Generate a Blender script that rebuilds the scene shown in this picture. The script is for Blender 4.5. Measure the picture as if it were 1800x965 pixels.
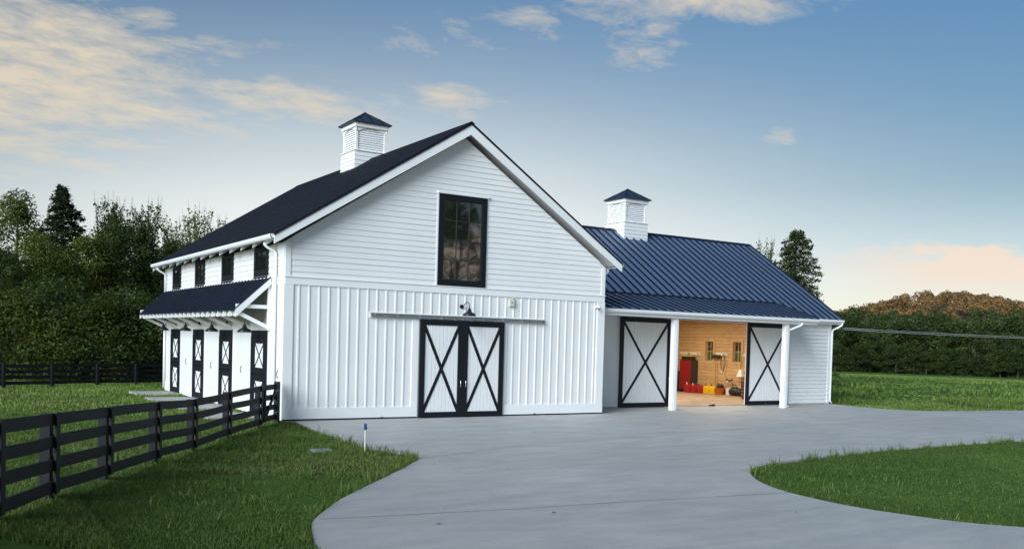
import bpy, bmesh, math, random
import numpy as np
from mathutils import Vector, Matrix

for o in list(bpy.data.objects): bpy.data.objects.remove(o)
scene = bpy.context.scene
COL = scene.collection
rad = math.radians
random.seed(7)
RNG = np.random.default_rng(11)

# ------------------------------------------------------------------ camera
CAM = np.array([-8.7407, -25.7756, 2.4564]); YAW = 0.56904; PITCH = -0.0310; ROLL = 0.0279
def cam_axes():
    cy, sy = math.cos(YAW), math.sin(YAW)
    f = Vector((sy*math.cos(PITCH), cy*math.cos(PITCH), math.sin(PITCH)))
    r = Vector((cy, -sy, 0)); u = r.cross(f)
    c, s = math.cos(ROLL), math.sin(ROLL)
    return c*r + s*u, -s*r + c*u, f
cr, cu, cf = cam_axes()
cd = bpy.data.cameras.new('camera'); cam = bpy.data.objects.new('camera', cd); COL.objects.link(cam)
cam.matrix_world = Matrix(((cr.x, cu.x, -cf.x, CAM[0]), (cr.y, cu.y, -cf.y, CAM[1]), (cr.z, cu.z, -cf.z, CAM[2]), (0, 0, 0, 1)))
cd.sensor_width = 36; cd.lens = 1630.94/1800*36; cd.shift_y = (650.27-482.5)/1800
cd.clip_start = 0.1; cd.clip_end = 6000
scene.camera = cam

# ------------------------------------------------------------------ world, sun, exposure
SUN_AZ = rad(-116)      # from +Y towards +X: the light comes from the left and a little behind the camera
SUN_EL = rad(24)
world = bpy.data.worlds.new('World'); scene.world = world; world.use_nodes = True
nt = world.node_tree; nt.nodes.clear()
def wn(t, **k):
    n = nt.nodes.new(t)
    for a, b in k.items(): setattr(n, a, b)
    return n
def wl(a, b): nt.links.new(a, b)
def wmath(op, a, b=None, clamp=False):
    n = wn('ShaderNodeMath', operation=op, use_clamp=clamp)
    for i, v in enumerate((a, b)):
        if v is None: continue
        if isinstance(v, (int, float)): n.inputs[i].default_value = v
        else: wl(v, n.inputs[i])
    return n.outputs[0]
def wramp(fac, stops):
    n = wn('ShaderNodeValToRGB'); wl(fac, n.inputs[0]); e = n.color_ramp.elements
    while len(e) < len(stops): e.new(0.5)
    for el, (p, c) in zip(e, stops): el.position = p; el.color = (c[0], c[1], c[2], 1) if hasattr(c, '__len__') else (c, c, c, 1)
    return n.outputs[0]
def wmix(fac, a, b, mode='MIX'):
    n = wn('ShaderNodeMix', data_type='RGBA', blend_type=mode)
    for i, v in ((0, fac), (6, a), (7, b)):
        if isinstance(v, (int, float)): n.inputs[i].default_value = v
        elif isinstance(v, tuple): n.inputs[i].default_value = (*v, 1)
        else: wl(v, n.inputs[i])
    return n.outputs[2]
def wnoise(vec, scale, detail=6, rough=0.6, dist=0.0):
    n = wn('ShaderNodeTexNoise'); wl(vec, n.inputs['Vector'])
    n.inputs['Scale'].default_value = scale; n.inputs['Detail'].default_value = detail
    n.inputs['Roughness'].default_value = rough; n.inputs['Distortion'].default_value = dist
    return n.outputs[0]
tc = wn('ShaderNodeTexCoord'); DIR = tc.outputs['Generated']
sep = wn('ShaderNodeSeparateXYZ'); wl(DIR, sep.inputs[0])
sky = wn('ShaderNodeTexSky', sky_type='NISHITA', sun_disc=False, sun_elevation=SUN_EL, sun_rotation=SUN_AZ, altitude=200)
sky.air_density = 1.0; sky.dust_density = 0.6; sky.ozone_density = 2.0
elev = wmath('ARCSINE', sep.outputs['Z'])                       # radians
azim = wmath('ARCTAN2', sep.outputs['X'], sep.outputs['Y'])     # from +Y towards +X
e01 = wmath('DIVIDE', elev, rad(90), True)
# evening grade of the clear sky: pale at the horizon, deep blue above
grade = wramp(e01, [(0.0, (1.22, 1.02, 0.92)), (0.05, (1.05, 0.93, 0.88)), (0.077, (0.86, 0.80, 0.74)), (0.104, (0.62, 0.68, 0.65)), (0.153, (0.55, 0.70, 0.72)), (0.224, (0.57, 0.81, 0.89)), (1.0, (0.66, 0.88, 0.98))])
clear = wmix(1.0, sky.outputs[0], grade, 'MULTIPLY')
def bump(az0, el0, wa, we):    # soft patch of cloud cover at a compass bearing and height
    a = wmath('DIVIDE', wmath('SUBTRACT', azim, rad(az0)), rad(wa)); b = wmath('DIVIDE', wmath('SUBTRACT', elev, rad(el0)), rad(we))
    d = wmath('ADD', wmath('MULTIPLY', a, a), wmath('MULTIPLY', b, b))
    return wmath('EXPONENT', wmath('MULTIPLY', d, -1.0))
clear = wmix(wmath('MULTIPLY', bump(24, 3, 27, 10.2), 1.0, True), clear, (9.0, 9.2, 9.0))      # afterglow low behind the barn
# cloud coordinates: a high flat layer seen from below
inv = wmath('DIVIDE', 1.0, wmath('MAXIMUM', wmath('ADD', sep.outputs['Z'], 0.06), 0.02))
cxy = wn('ShaderNodeCombineXYZ')
wl(wmath('MULTIPLY', sep.outputs['X'], inv), cxy.inputs[0]); wl(wmath('MULTIPLY', sep.outputs['Y'], inv), cxy.inputs[1])
mp = wn('ShaderNodeMapping'); wl(cxy.outputs[0], mp.inputs[0]); mp.inputs['Rotation'].default_value = (0, 0, rad(-25)); mp.inputs['Scale'].default_value = (1.0, 1.25, 1)
fine = wnoise(mp.outputs[0], 2.6, 9, 0.62, 0.35)
fine = wmath('ADD', wmath('MULTIPLY', fine, 0.62), wmath('MULTIPLY', wnoise(mp.outputs[0], 7.0, 9, 0.70, 0.6), 0.38))
big = wnoise(mp.outputs[0], 0.55, 3, 0.5, 0.2)
cover = bump(3, 14.0, 15.0, 6.8)
for b in ((42, 20.5, 10.0, 2.8), (40.5, 18.0, 4.2, 3.4), (48, 12.2, 2.0, 1.0), (28, 17.2, 5.5, 1.8), (19, 13.6, 9, 2.2), (29, 14.3, 3.5, 1.6), (33, 18.8, 4, 1.6)):
    s = 0.98 if b[2] >= 9.5 else 0.80 if b[2] >= 6 else (0.66 if b[2] <= 3 else 0.70)
    cover = wmath('MAXIMUM', cover, wmath('MULTIPLY', bump(*b), s))
cover = wmath('MAXIMUM', cover, wmath('MULTIPLY', wmath('SUBTRACT', big, 0.42, True), wmath('MULTIPLY', wmath('SUBTRACT', elev, rad(24), True), 1.2)))
dens = wmath('SUBTRACT', wmath('ADD', fine, wmath('MULTIPLY', cover, 0.40)), 0.705)
cl = wmath('MULTIPLY', wmath('MULTIPLY', dens, 4.6, True), 0.84)
cl = wmath('MULTIPLY', cl, wmath('MULTIPLY', wmath('ADD', cover, 0.05), 1.6, True))
# low cloud bank on the right with a lit upper edge
bk = wn('ShaderNodeCombineXYZ'); wl(wmath('MULTIPLY', azim, 9.0), bk.inputs[0]); wl(wmath('MULTIPLY', elev, 26.0), bk.inputs[1])
bn = wnoise(bk.outputs[0], 1.3, 7, 0.55, 0.1)
top = wmath('ADD', rad(5.9), wmath('MULTIPLY', wmath('SUBTRACT', bn, 0.5), 0.10))
bank = wmath('MULTIPLY', wmath('SUBTRACT', top, elev), 90.0, True)
bank = wmath('MULTIPLY', bank, wmath('MULTIPLY', wmath('SUBTRACT', elev, rad(2.4)), 26.0, True))
bank = wmath('MULTIPLY', bank, wmath('MULTIPLY', wmath('SUBTRACT', azim, rad(50)), 8.0, True))
bank = wmath('MULTIPLY', bank, 0.80)
clouds = wmix(cl, clear, (7.4, 6.4, 4.9))
clouds = wmix(bank, clouds, (9.0, 7.1, 5.7))
bg = wn('ShaderNodeBackground'); wl(clouds, bg.inputs[0]); bg.inputs[1].default_value = 0.050
wo = wn('ShaderNodeOutputWorld'); wl(bg.outputs[0], wo.inputs[0])

sd = bpy.data.lights.new('sun', 'SUN'); sun = bpy.data.objects.new('sun', sd); COL.objects.link(sun)
sd.energy = 2.4; sd.angle = rad(38); sd.color = (0.85, 0.935, 1.0)
sv = Vector((math.sin(SUN_AZ)*math.cos(SUN_EL), math.cos(SUN_AZ)*math.cos(SUN_EL), math.sin(SUN_EL)))
sun.rotation_euler = sv.to_track_quat('Z', 'Y').to_euler(); sun.location = (-40, -40, 40)
scene.view_settings.view_transform = 'Standard'; scene.view_settings.look = 'None'
scene.view_settings.exposure = 1.1; scene.view_settings.gamma = 1.0; scene.view_settings.use_curve_mapping = False

# ------------------------------------------------------------------ materials
class Mat:
    def __init__(s, name):
        s.m = bpy.data.materials.new(name); s.m.use_nodes = True; s.t = s.m.node_tree
        s.b = s.t.nodes['Principled BSDF']
    def n(s, t, **k):
        x = s.t.nodes.new(t)
        for a, b in k.items(): setattr(x, a, b)
        return x
    def l(s, a, b): s.t.links.new(a, b)
    def co(s, scale=(1, 1, 1), kind='Object', rnd=False):
        c = s.n('ShaderNodeTexCoord'); m = s.n('ShaderNodeMapping'); m.inputs['Scale'].default_value = scale
        s.l(c.outputs[kind], m.inputs[0])
        if rnd:
            oi = s.n('ShaderNodeObjectInfo'); cx = s.n('ShaderNodeCombineXYZ'); mm = s.n('ShaderNodeMath', operation='MULTIPLY'); mm.inputs[1].default_value = 37.0
            s.l(oi.outputs['Random'], mm.inputs[0])
            for i in range(3): s.l(mm.outputs[0], cx.inputs[i])
            s.l(cx.outputs[0], m.inputs['Location'])
        return m.outputs[0]
    def noise(s, v, scale, detail=4, rough=0.55, dist=0):
        x = s.n('ShaderNodeTexNoise'); s.l(v, x.inputs['Vector']); x.inputs['Scale'].default_value = scale
        x.inputs['Detail'].default_value = detail; x.inputs['Roughness'].default_value = rough; x.inputs['Distortion'].default_value = dist
        return x.outputs[0]
    def ramp(s, f, stops):
        x = s.n('ShaderNodeValToRGB'); s.l(f, x.inputs[0]); e = x.color_ramp.elements
        while len(e) < len(stops): e.new(0.5)
        for el, (p, c) in zip(e, stops): el.position = p; el.color = (*c, 1) if hasattr(c, '__len__') else (c, c, c, 1)
        return x.outputs[0]
    def mix(s, f, a, b, mode='MIX'):
        x = s.n('ShaderNodeMix', data_type='RGBA', blend_type=mode)
        for i, v in ((0, f), (6, a), (7, b)):
            if isinstance(v, (int, float)): x.inputs[i].default_value = v
            elif isinstance(v, tuple): x.inputs[i].default_value = (*v, 1)
            else: s.l(v, x.inputs[i])
        return x.outputs[2]
    def bump(s, h, st, dist=0.01):
        x = s.n('ShaderNodeBump'); x.inputs['Strength'].default_value = st; x.inputs['Distance'].default_value = dist
        s.l(h, x.inputs['Height']); s.l(x.outputs[0], s.b.inputs['Normal'])
    def set(s, **k):
        nm = dict(color='Base Color', rough='Roughness', metal='Metallic', spec='Specular IOR Level', ior='IOR', coat='Coat Weight')
        for a, v in k.items():
            i = s.b.inputs[nm[a]]
            if isinstance(v, (int, float)): i.default_value = v
            elif isinstance(v, tuple): i.default_value = (*v, 1)
            else: s.l(v, i)
        return s.m

def flat(name, c, rough=0.5, metal=0.0, var=0.12, scale=6, spec=0.5):
    m = Mat(name); n = m.noise(m.co((1, 1, 1), 'Object'), scale, 5)
    lo = tuple(x*(1-var) for x in c); hi = tuple(min(1, x*(1+var)) for x in c)
    return m.set(color=m.ramp(n, [(0.3, lo), (0.7, hi)]), rough=rough, metal=metal, spec=spec)

def white_paint(name, base=0.80):
    m = Mat(name)
    a = m.noise(m.co((0.35, 0.35, 0.35)), 1.5, 4); b = m.noise(m.co((9, 9, 0.8)), 3, 4); c = m.noise(m.co((40, 40, 40)), 4, 3)
    col = m.mix(m.ramp(a, [(0.35, 0.0), (0.7, 1.0)]), (base, base*1.0, base*0.99), (base*0.94, base*0.945, base*0.94))
    col = m.mix(m.ramp(b, [(0.55, 0.0), (0.85, 0.22)]), col, (base*0.80, base*0.79, base*0.75))
    oi = m.n('ShaderNodeObjectInfo'); col = m.mix(m.ramp(oi.outputs['Random'], [(0, 0.0), (1, 0.10)]), col, (base*0.8, base*0.82, base*0.84))
    m.bump(c, 0.12, 0.003)
    return m.set(color=col, rough=0.48)

def black_paint(name, c=(0.005, 0.006, 0.009), rough=0.55):
    m = Mat(name); a = m.noise(m.co((3, 3, 0.6)), 6, 5); g = m.noise(m.co((60, 60, 3)), 3, 3)
    m.bump(g, 0.25, 0.003)
    return m.set(color=m.mix(a, c, tuple(x*1.9 for x in c)), rough=rough, spec=0.28)

def fence_wood():
    m = Mat('black_stained_fence_wood')
    v = m.co((1, 1, 1), 'Object', True); g = m.noise(v, 9, 6, 0.65, 1.2); w = m.noise(m.co((1.2, 1.2, 14), 'Object', True), 6, 5, 0.7)
    col = m.mix(m.ramp(w, [(0.35, 0.0), (0.75, 1.0)]), (0.004, 0.0045, 0.006), (0.013, 0.014, 0.018))
    col = m.mix(m.ramp(g, [(0.62, 0.0), (0.78, 0.45)]), col, (0.030, 0.031, 0.034))
    m.bump(w, 0.5, 0.006)
    return m.set(color=col, rough=0.66, spec=0.3)

def metal_roof(name, c, rough, metal=0.0, spec=0.5):
    m = Mat(name); a = m.noise(m.co((0.5, 0.5, 0.5), 'Object'), 2.0, 5); oi = m.n('ShaderNodeObjectInfo')
    col = m.mix(a, tuple(x*0.85 for x in c), tuple(x*1.15 for x in c))
    col = m.mix(m.ramp(oi.outputs['Random'], [(0, 0.0), (1, 0.22)]), col, tuple(x*0.7 for x in c))
    w = m.noise(m.co((1.2, 1.2, 1.2)), 1.6, 2); m.bump(w, 0.10, 0.03)
    return m.set(color=col, rough=m.ramp(a, [(0.2, rough*0.85), (0.8, rough*1.15)]), metal=metal, spec=spec)

def concrete():
    m = Mat('broom_finished_concrete'); v = m.co((1, 1, 1), 'Object')
    big = m.noise(v, 0.16, 5, 0.6); mid = m.noise(m.co((0.55, 1.6, 1)), 1.3, 7, 0.65, 0.4); fine = m.noise(v, 45, 3); spk = m.noise(v, 160, 2)
    col = m.ramp(big, [(0.3, (0.38, 0.362, 0.335)), (0.7, (0.50, 0.475, 0.44))])
    col = m.mix(m.ramp(mid, [(0.35, 0.0), (0.70, 0.85)]), col, (0.285, 0.28, 0.27))
    col = m.mix(m.ramp(fine, [(0.45, 0.0), (0.7, 0.35)]), col, (0.56, 0.55, 0.53))
    st = m.noise(v, 1.1, 6, 0.7, 0.6)
    col = m.mix(m.ramp(st, [(0.62, 0.0), (0.74, 0.42)]), col, (0.235, 0.21, 0.18))
    tm = m.noise(m.co((0.07, 0.9, 1)), 2.2, 4, 0.6, 0.3); col = m.mix(m.ramp(tm, [(0.58, 0.0), (0.68, 0.22)]), col, (0.22, 0.215, 0.205))
    m.bump(m.mix(0.5, fine, spk), 0.35, 0.004)
    return m.set(color=col, rough=0.62)

def soil():
    m = Mat('turf_soil'); v = m.co((1, 1, 1), 'Object')
    a = m.noise(v, 0.35, 5, 0.6); b = m.noise(v, 7, 5, 0.7)
    col = m.mix(m.ramp(a, [(0.35, 0.0), (0.65, 1.0)]), (0.062, 0.112, 0.026), (0.095, 0.150, 0.038))
    col = m.mix(m.ramp(b, [(0.45, 0.0), (0.70, 0.45)]), col, (0.040, 0.055, 0.020))
    m.bump(b, 0.8, 0.05)
    return m.set(color=col, rough=1.0, spec=0.0)

def leafy(name, lo, hi, trans=0.35, rough=0.6, objvar=0.35):
    m = Mat(name); at = m.n('ShaderNodeAttribute', attribute_name='tint'); oi = m.n('ShaderNodeObjectInfo')
    col = m.mix(at.outputs['Fac'], lo, hi)
    col = m.mix(m.ramp(oi.outputs['Random'], [(0, 0.0), (1, objvar)]), col, tuple(0.75*a+0.25*b*0.6 for a, b in zip(lo, hi)))
    m.set(color=col, rough=rough, spec=0.25)
    tr = m.n('ShaderNodeBsdfTranslucent'); m.l(m.mix(0.5, col, (hi[0]*1.3, hi[1]*1.3, hi[2]*0.8)), tr.inputs[0])
    mx = m.n('ShaderNodeMixShader'); mx.inputs[0].default_value = trans
    m.l(m.b.outputs[0], mx.inputs[1]); m.l(tr.outputs[0], mx.inputs[2]); m.l(mx.outputs[0], m.t.nodes['Material Output'].inputs[0])
    return m.m

def bark(name, c):
    m = Mat(name); g = m.noise(m.co((5, 5, 1.2)), 4, 6, 0.7); m.bump(g, 0.7, 0.03)
    return m.set(color=m.mix(g, tuple(x*0.5 for x in c), tuple(x*1.4 for x in c)), rough=0.9)

def pine_planks():
    m = Mat('knotty_pine_boards'); v = m.co((1, 0.5, 5), 'Object', True)
    g = m.noise(v, 2.2, 6, 0.6, 1.6); gf = m.noise(m.co((1, 1.0, 26), 'Object', True), 3, 4, 0.6, 0.4)
    col = m.ramp(g, [(0.25, (0.44, 0.28, 0.125)), (0.55, (0.58, 0.40, 0.20)), (0.8, (0.64, 0.47, 0.26))])
    col = m.mix(m.ramp(gf, [(0.5, 0.0), (0.8, 0.45)]), col, (0.30, 0.15, 0.05))
    vo = m.n('ShaderNodeTexVoronoi'); m.l(m.co((1, 2.0, 5.5), 'Object', True), vo.inputs['Vector']); vo.inputs['Scale'].default_value = 1.35; vo.inputs['Randomness'].default_value = 1.0
    col = m.mix(m.ramp(vo.outputs['Distance'], [(0.07, 1.0), (0.15, 0.0)]), col, (0.09, 0.035, 0.012))
    oi = m.n('ShaderNodeObjectInfo'); col = m.mix(m.ramp(oi.outputs['Random'], [(0, 0.0), (1, 0.45)]), col, (0.40, 0.22, 0.085))
    return m.set(color=col, rough=0.5)

def glass(name, ior=2.7):
    m = Mat(name); n = m.noise(m.co((1, 1, 1)), 1.1, 2); m.bump(n, 0.05, 0.05)
    return m.set(color=(0.006, 0.007, 0.008), rough=0.03, ior=ior)

M = dict(
    white=white_paint('white_painted_wood'), white2=white_paint('white_painted_trim', 0.83),
    black=black_paint('black_painted_wood'), iron=flat('black_enamel_steel', (0.014, 0.015, 0.020), 0.32, 0.0),
    barnroof=metal_roof('dark_roofing', (0.010, 0.011, 0.016), 0.75, 0.0, 0.15),
    bluemetal=metal_roof('dark_blue_standing_seam_steel', (0.140, 0.202, 0.312), 0.38, 0.30),
    seam=metal_roof('dark_blue_seam_steel', (0.006, 0.010, 0.022), 0.5, 0.0, 0.3),
    cupmetal=metal_roof('slate_blue_cupola_steel', (0.030, 0.046, 0.078), 0.4, 0.25),
    awning=metal_roof('navy_ribbed_steel', (0.014, 0.020, 0.038), 0.42, 0.2),
    gutter=flat('white_aluminium', (0.78, 0.79, 0.80), 0.35, 0.0, 0.04), zinc=flat('galvanised_steel', (0.34, 0.38, 0.40), 0.38, 0.75, 0.2),
    fence=fence_wood(), concrete=concrete(), soil=soil(), pine=pine_planks(), glass=glass('window_glass'), dglass=glass('small_pane_glass', 1.9),
    joint=flat('joint_grit', (0.14, 0.135, 0.125), 0.9, 0, 0.3, 20), garfloor=flat('stained_garage_slab', (0.34, 0.25, 0.17), 0.5, 0, 0.35, 1.6),
    ceil=flat('pine_ceiling', (0.48, 0.30, 0.13), 0.6), dark=flat('dark_void', (0.01, 0.01, 0.01), 0.9),
    chrome=flat('brushed_steel', (0.6, 0.62, 0.64), 0.25, 0.9), red=flat('red_enamel', (0.26, 0.006, 0.012), 0.3), redpl=flat('red_plastic', (0.30, 0.012, 0.012), 0.45),
    darkgrey=flat('dark_grey_steel', (0.035, 0.03, 0.027), 0.4), yellow=flat('yellow_plastic', (0.70, 0.42, 0.01), 0.45), orange=flat('orange_plastic', (0.46, 0.10, 0.012), 0.5),
    plastic=flat('white_plastic', (0.68, 0.66, 0.60), 0.4), black_pl=flat('black_plastic', (0.016, 0.016, 0.018), 0.5), wood=flat('broom_handle_wood', (0.36, 0.19, 0.07), 0.5),
    cream=flat('cream_plastic', (0.62, 0.60, 0.50), 0.45), blue=flat('blue_paint', (0.02, 0.06, 0.20), 0.45), rubber=flat('rubber', (0.02, 0.02, 0.02), 0.8),
    cable=flat('grey_cable', (0.36, 0.38, 0.39), 0.5), greylid=flat('grey_lid', (0.20, 0.21, 0.21), 0.6),
    bulb=None,
    bark=bark('tree_bark', (0.075, 0.06, 0.045)),
)
cg = Mat('clear_glass'); tr_ = cg.n('ShaderNodeBsdfTransparent'); gl_ = cg.n('ShaderNodeBsdfGlossy'); gl_.inputs['Roughness'].default_value = 0.03; mx_ = cg.n('ShaderNodeMixShader'); mx_.inputs[0].default_value = 0.10
tr_.inputs[0].default_value = (0.72, 0.80, 0.76, 1); cg.l(tr_.outputs[0], mx_.inputs[1]); cg.l(gl_.outputs[0], mx_.inputs[2]); cg.l(mx_.outputs[0], cg.t.nodes['Material Output'].inputs[0]); M['clear'] = cg.m
bm_ = Mat('lamp_tube'); bm_.b.inputs['Emission Color'].default_value = (1.0, 0.80, 0.52, 1); bm_.b.inputs['Emission Strength'].default_value = 5.0
M['bulb'] = bm_.set(color=(0.8, 0.8, 0.75))
M['leaf_a'] = leafy('broadleaf_foliage', (0.024, 0.046, 0.010), (0.190, 0.230, 0.036))
M['leaf_d'] = leafy('dark_broadleaf_foliage', (0.021, 0.040, 0.012), (0.096, 0.140, 0.030))
M['leaf_c'] = leafy('conifer_needles', (0.014, 0.028, 0.013), (0.048, 0.078, 0.030), 0.2)
M['leaf_k'] = leafy('loose_cedar_foliage', (0.020, 0.036, 0.012), (0.082, 0.110, 0.034), 0.25)
M['leaf_f'] = leafy('far_woodland_foliage', (0.012, 0.026, 0.007), (0.098, 0.132, 0.030), 0.25, 0.6, 0.72)
M['leaf_h'] = leafy('sunset_tinted_foliage', (0.11, 0.080, 0.032), (0.31, 0.165, 0.060), 0.25)  # low sunset light on the hilltop crowns, put into the leaf colour
M['grass'] = leafy('rough_grass', (0.046, 0.086, 0.016), (0.190, 0.265, 0.058), 0.30, 0.55)
M['lawn'] = leafy('fine_lawn_grass', (0.034, 0.072, 0.012), (0.130, 0.200, 0.042), 0.30, 0.55)
M['sunny_grass'] = leafy('sunny_tinted_grass', (0.085, 0.145, 0.026), (0.265, 0.360, 0.085), 0.30, 0.55)  # lighter copy of the grass: sunnier paddock and field painted into the colour
M['dry'] = leafy('dry_grass', (0.075, 0.066, 0.028), (0.215, 0.185, 0.090), 0.25)
M['hillsoil'] = flat('wooded_hill_soil', (0.085, 0.068, 0.030), 0.95)

# ------------------------------------------------------------------ mesh helpers
class MB:
    def __init__(s): s.v = []; s.f = []
    def add(s, vs, fs):
        k = len(s.v); s.v += [tuple(x) for x in vs]; s.f += [tuple(i+k for i in q) for q in fs]; return s
    def box(s, x0, x1, y0, y1, z0, z1):
        return s.add([(x0, y0, z0), (x1, y0, z0), (x1, y1, z0), (x0, y1, z0), (x0, y0, z1), (x1, y0, z1), (x1, y1, z1), (x0, y1, z1)],
                     [(3, 2, 1, 0), (4, 5, 6, 7), (0, 1, 5, 4), (1, 2, 6, 5), (2, 3, 7, 6), (3, 0, 4, 7)])
    def prism(s, poly, d):                # polygon of 3D points (counter-clockwise seen against d), pushed along d
        n = len(poly); d = Vector(d); a = [Vector(p) for p in poly]
        return s.add(a + [p+d for p in a], [tuple(range(n))[::-1], tuple(range(n, 2*n))] + [(i, (i+1) % n, n+(i+1) % n, n+i) for i in range(n)])
    def bar(s, a, b, w, h, up=(0, 0, 1)):  # rectangular bar from a to b
        a, b = Vector(a), Vector(b); d = (b-a).normalized(); u = Vector(up); sx = d.cross(u).normalized(); sy = sx.cross(d).normalized()
        q = [sx*(w/2)*i+sy*(h/2)*j for i, j in ((-1, -1), (1, -1), (1, 1), (-1, 1))]
        return s.add([a+p for p in q]+[b+p for p in q], [(0, 1, 2, 3), (7, 6, 5, 4), (0, 4, 5, 1), (1, 5, 6, 2), (2, 6, 7, 3), (3, 7, 4, 0)])
    def tube(s, pts, r, n=8, cap=True):
        pts = [Vector(p) for p in pts]; rs = r if hasattr(r, '__len__') else [r]*len(pts); rings = []
        up = Vector((0, 0, 1)); prev = None
        for i, p in enumerate(pts):
            d = (pts[min(i+1, len(pts)-1)]-pts[max(i-1, 0)]).normalized()
            if prev is None: x = d.orthogonal().normalized()
            else: x = (prev-d*prev.dot(d)).normalized()
            prev = x; y = d.cross(x)
            rings.append([p+(x*math.cos(2*math.pi*k/n)+y*math.sin(2*math.pi*k/n))*rs[i] for k in range(n)])
        vs = [v for r_ in rings for v in r_]; fs = []
        for i in range(len(rings)-1):
            for k in range(n): fs.append((i*n+k, i*n+(k+1) % n, (i+1)*n+(k+1) % n, (i+1)*n+k))
        if cap: fs += [tuple(range(n))[::-1], tuple(range((len(rings)-1)*n, len(rings)*n))]
        return s.add(vs, fs)
    def lathe(s, prof, c=(0, 0, 0), n=20):
        vs = []; fs = []
        for r, z in prof:
            for k in range(n): a = 2*math.pi*k/n; vs.append((c[0]+r*math.cos(a), c[1]+r*math.sin(a), c[2]+z))
        for i in range(len(prof)-1):
            for k in range(n): fs.append((i*n+k, i*n+(k+1) % n, (i+1)*n+(k+1) % n, (i+1)*n+k))
        fs += [tuple(range(n))[::-1], tuple(range((len(prof)-1)*n, len(prof)*n))]
        return s.add(vs, fs)
    def mesh(s, name, mat, smooth=False):
        me = bpy.data.meshes.new(name); me.from_pydata(s.v, [], s.f); me.materials.append(mat)
        if smooth:
            for p in me.polygons: p.use_smooth = True
        me.update(); return me
    def build(s, name, mat, parent=None, bevel=0, smooth=False):
        o = bpy.data.objects.new(name, s.mesh(name, mat, smooth)); COL.objects.link(o)
        if parent: o.parent = parent
        if bevel:
            bv = o.modifiers.new('bevel', 'BEVEL'); bv.width = bevel; bv.segments = 2; bv.limit_method = 'ANGLE'
        return o
def link(name, me, parent=None, loc=None, rz=0, sc=None):
    o = bpy.data.objects.new(name, me); COL.objects.link(o)
    if parent: o.parent = parent
    if loc is not None: o.location = loc
    if rz: o.rotation_euler[2] = rz
    if sc is not None: o.scale = sc
    return o
def tag(o, label, cat, group=None, kind=None):
    if kind: o['kind'] = kind
    if label: o['label'] = label
    if cat: o['category'] = cat
    if group: o['group'] = group
    return o
def thing(name, label, cat, loc=(0, 0, 0), group=None, rz=0):
    o = bpy.data.objects.new(name, None); COL.objects.link(o); o.location = loc; o.rotation_euler[2] = rz; o.empty_display_size = 0.3
    return tag(o, label, cat, group)
def struct(o): o['kind'] = 'structure'; return o
def B(name, mat, parent, *b, bevel=0): return MB().box(*b).build(name, mat, parent, bevel)

# ------------------------------------------------------------------ ground
def lin(a): return np.clip(a, 0, 1)
def sm(a): a = np.clip(a, 0, 1); return a*a*(3-2*a)
def hill_z(x, y):
    a = (x-843)*0.51-(y-497)*0.86; b = (x-843)*0.86+(y-497)*0.51
    s = np.where(a > 0, 112.0, 178.0)
    return 58*np.exp(-(a/s)**2-(b/150.0)**2)+1.6*np.sin(a*0.06+0.5)*np.sin(b*0.05)*np.exp(-(a/200)**2-(b/160)**2)
def gz(x, y):
    x = np.asarray(x, float); y = np.asarray(y, float)
    x0 = -3.9-1.6*sm((-14-y)/4)
    z = -0.05+0.40*lin((x0-x)/4.2)*sm((-4-y)/4)
    d = np.hypot(x-5, y-5); th = np.arctan2(x-5, y-5)
    w = sm((th-0.35)/0.4)*sm((2.6-th)/0.5)
    z = z-w*0.0175*np.maximum(0, np.sqrt((d-60)**2+100)-10+np.minimum(0, d-60)*0)*(d > 60)
    # land rises again beneath the far wood and into the hill
    hx, hy = 843, 497
    z = z+w*sm((d-260)/300)*8+hill_z(x, y)*(d > 300)
    # low knolls that carry the rough grass in the far field
    z = z+w*0.25*sm((d-28)/8)*sm((90-d)/30)*(np.sin(x*0.21+1.0)*np.sin(y*0.27+0.6))
    return z
DRIVE = [(0.04, 0.02), (0.30, -0.31), (0.12, -1.6), (-0.06, -3.04), (-0.22, -4.96), (-0.28, -6.4), (-0.16, -7.35), (0.02, -8.0), (0.07, -8.4), (-0.12, -8.85), (-0.6, -9.46), (-1.49, -10.5), (-2.55, -11.7), (-3.32, -12.6), (-3.91, -13.42), (-4.31, -14.05), (-4.50, -14.5), (-4.68, -15.05), (-4.83, -15.66), (-5.0, -17), (-5.2, -20), (-5.3, -45),
         (30, -45), (17, -31), (12, -26), (8.5, -23), (6.6, -21), (5.4, -19.6), (4.63, -18.61), (4.17, -18.03), (3.9, -17.29), (3.72, -16.42), (3.78, -15.47), (3.95, -14.72), (4.28, -14.02), (4.84, -13.25), (5.61, -12.54), (6.6, -12.15), (7.7, -11.87), (10.2, -11.45), (12.9, -11.17), (15.6, -11.05), (18, -11.05), (24, -11.2), (40, -11.5), (90, -12.5),
         (90, -5.6), (50, -4.4), (33.1, -3.13), (29.4, -2.7), (27.6, -2.3), (26.6, -1.6), (26.2, -0.8), (26.2, 0.6), (26.6, 2.3), (26.4, 3.2), (12, 3.2), (11.4, 0.6)]
DR = np.array(DRIVE)
def in_poly(px, py, P):
    ins = np.zeros(px.shape, bool); n = len(P); j = n-1
    for i in range(n):
        xi, yi = P[i]; xj, yj = P[j]
        with np.errstate(divide='ignore', invalid='ignore'):
            c = ((yi > py) != (yj > py)) & (px < (xj-xi)*(py-yi)/(yj-yi+1e-12)+xi)
        ins ^= c; j = i
    return ins
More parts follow.
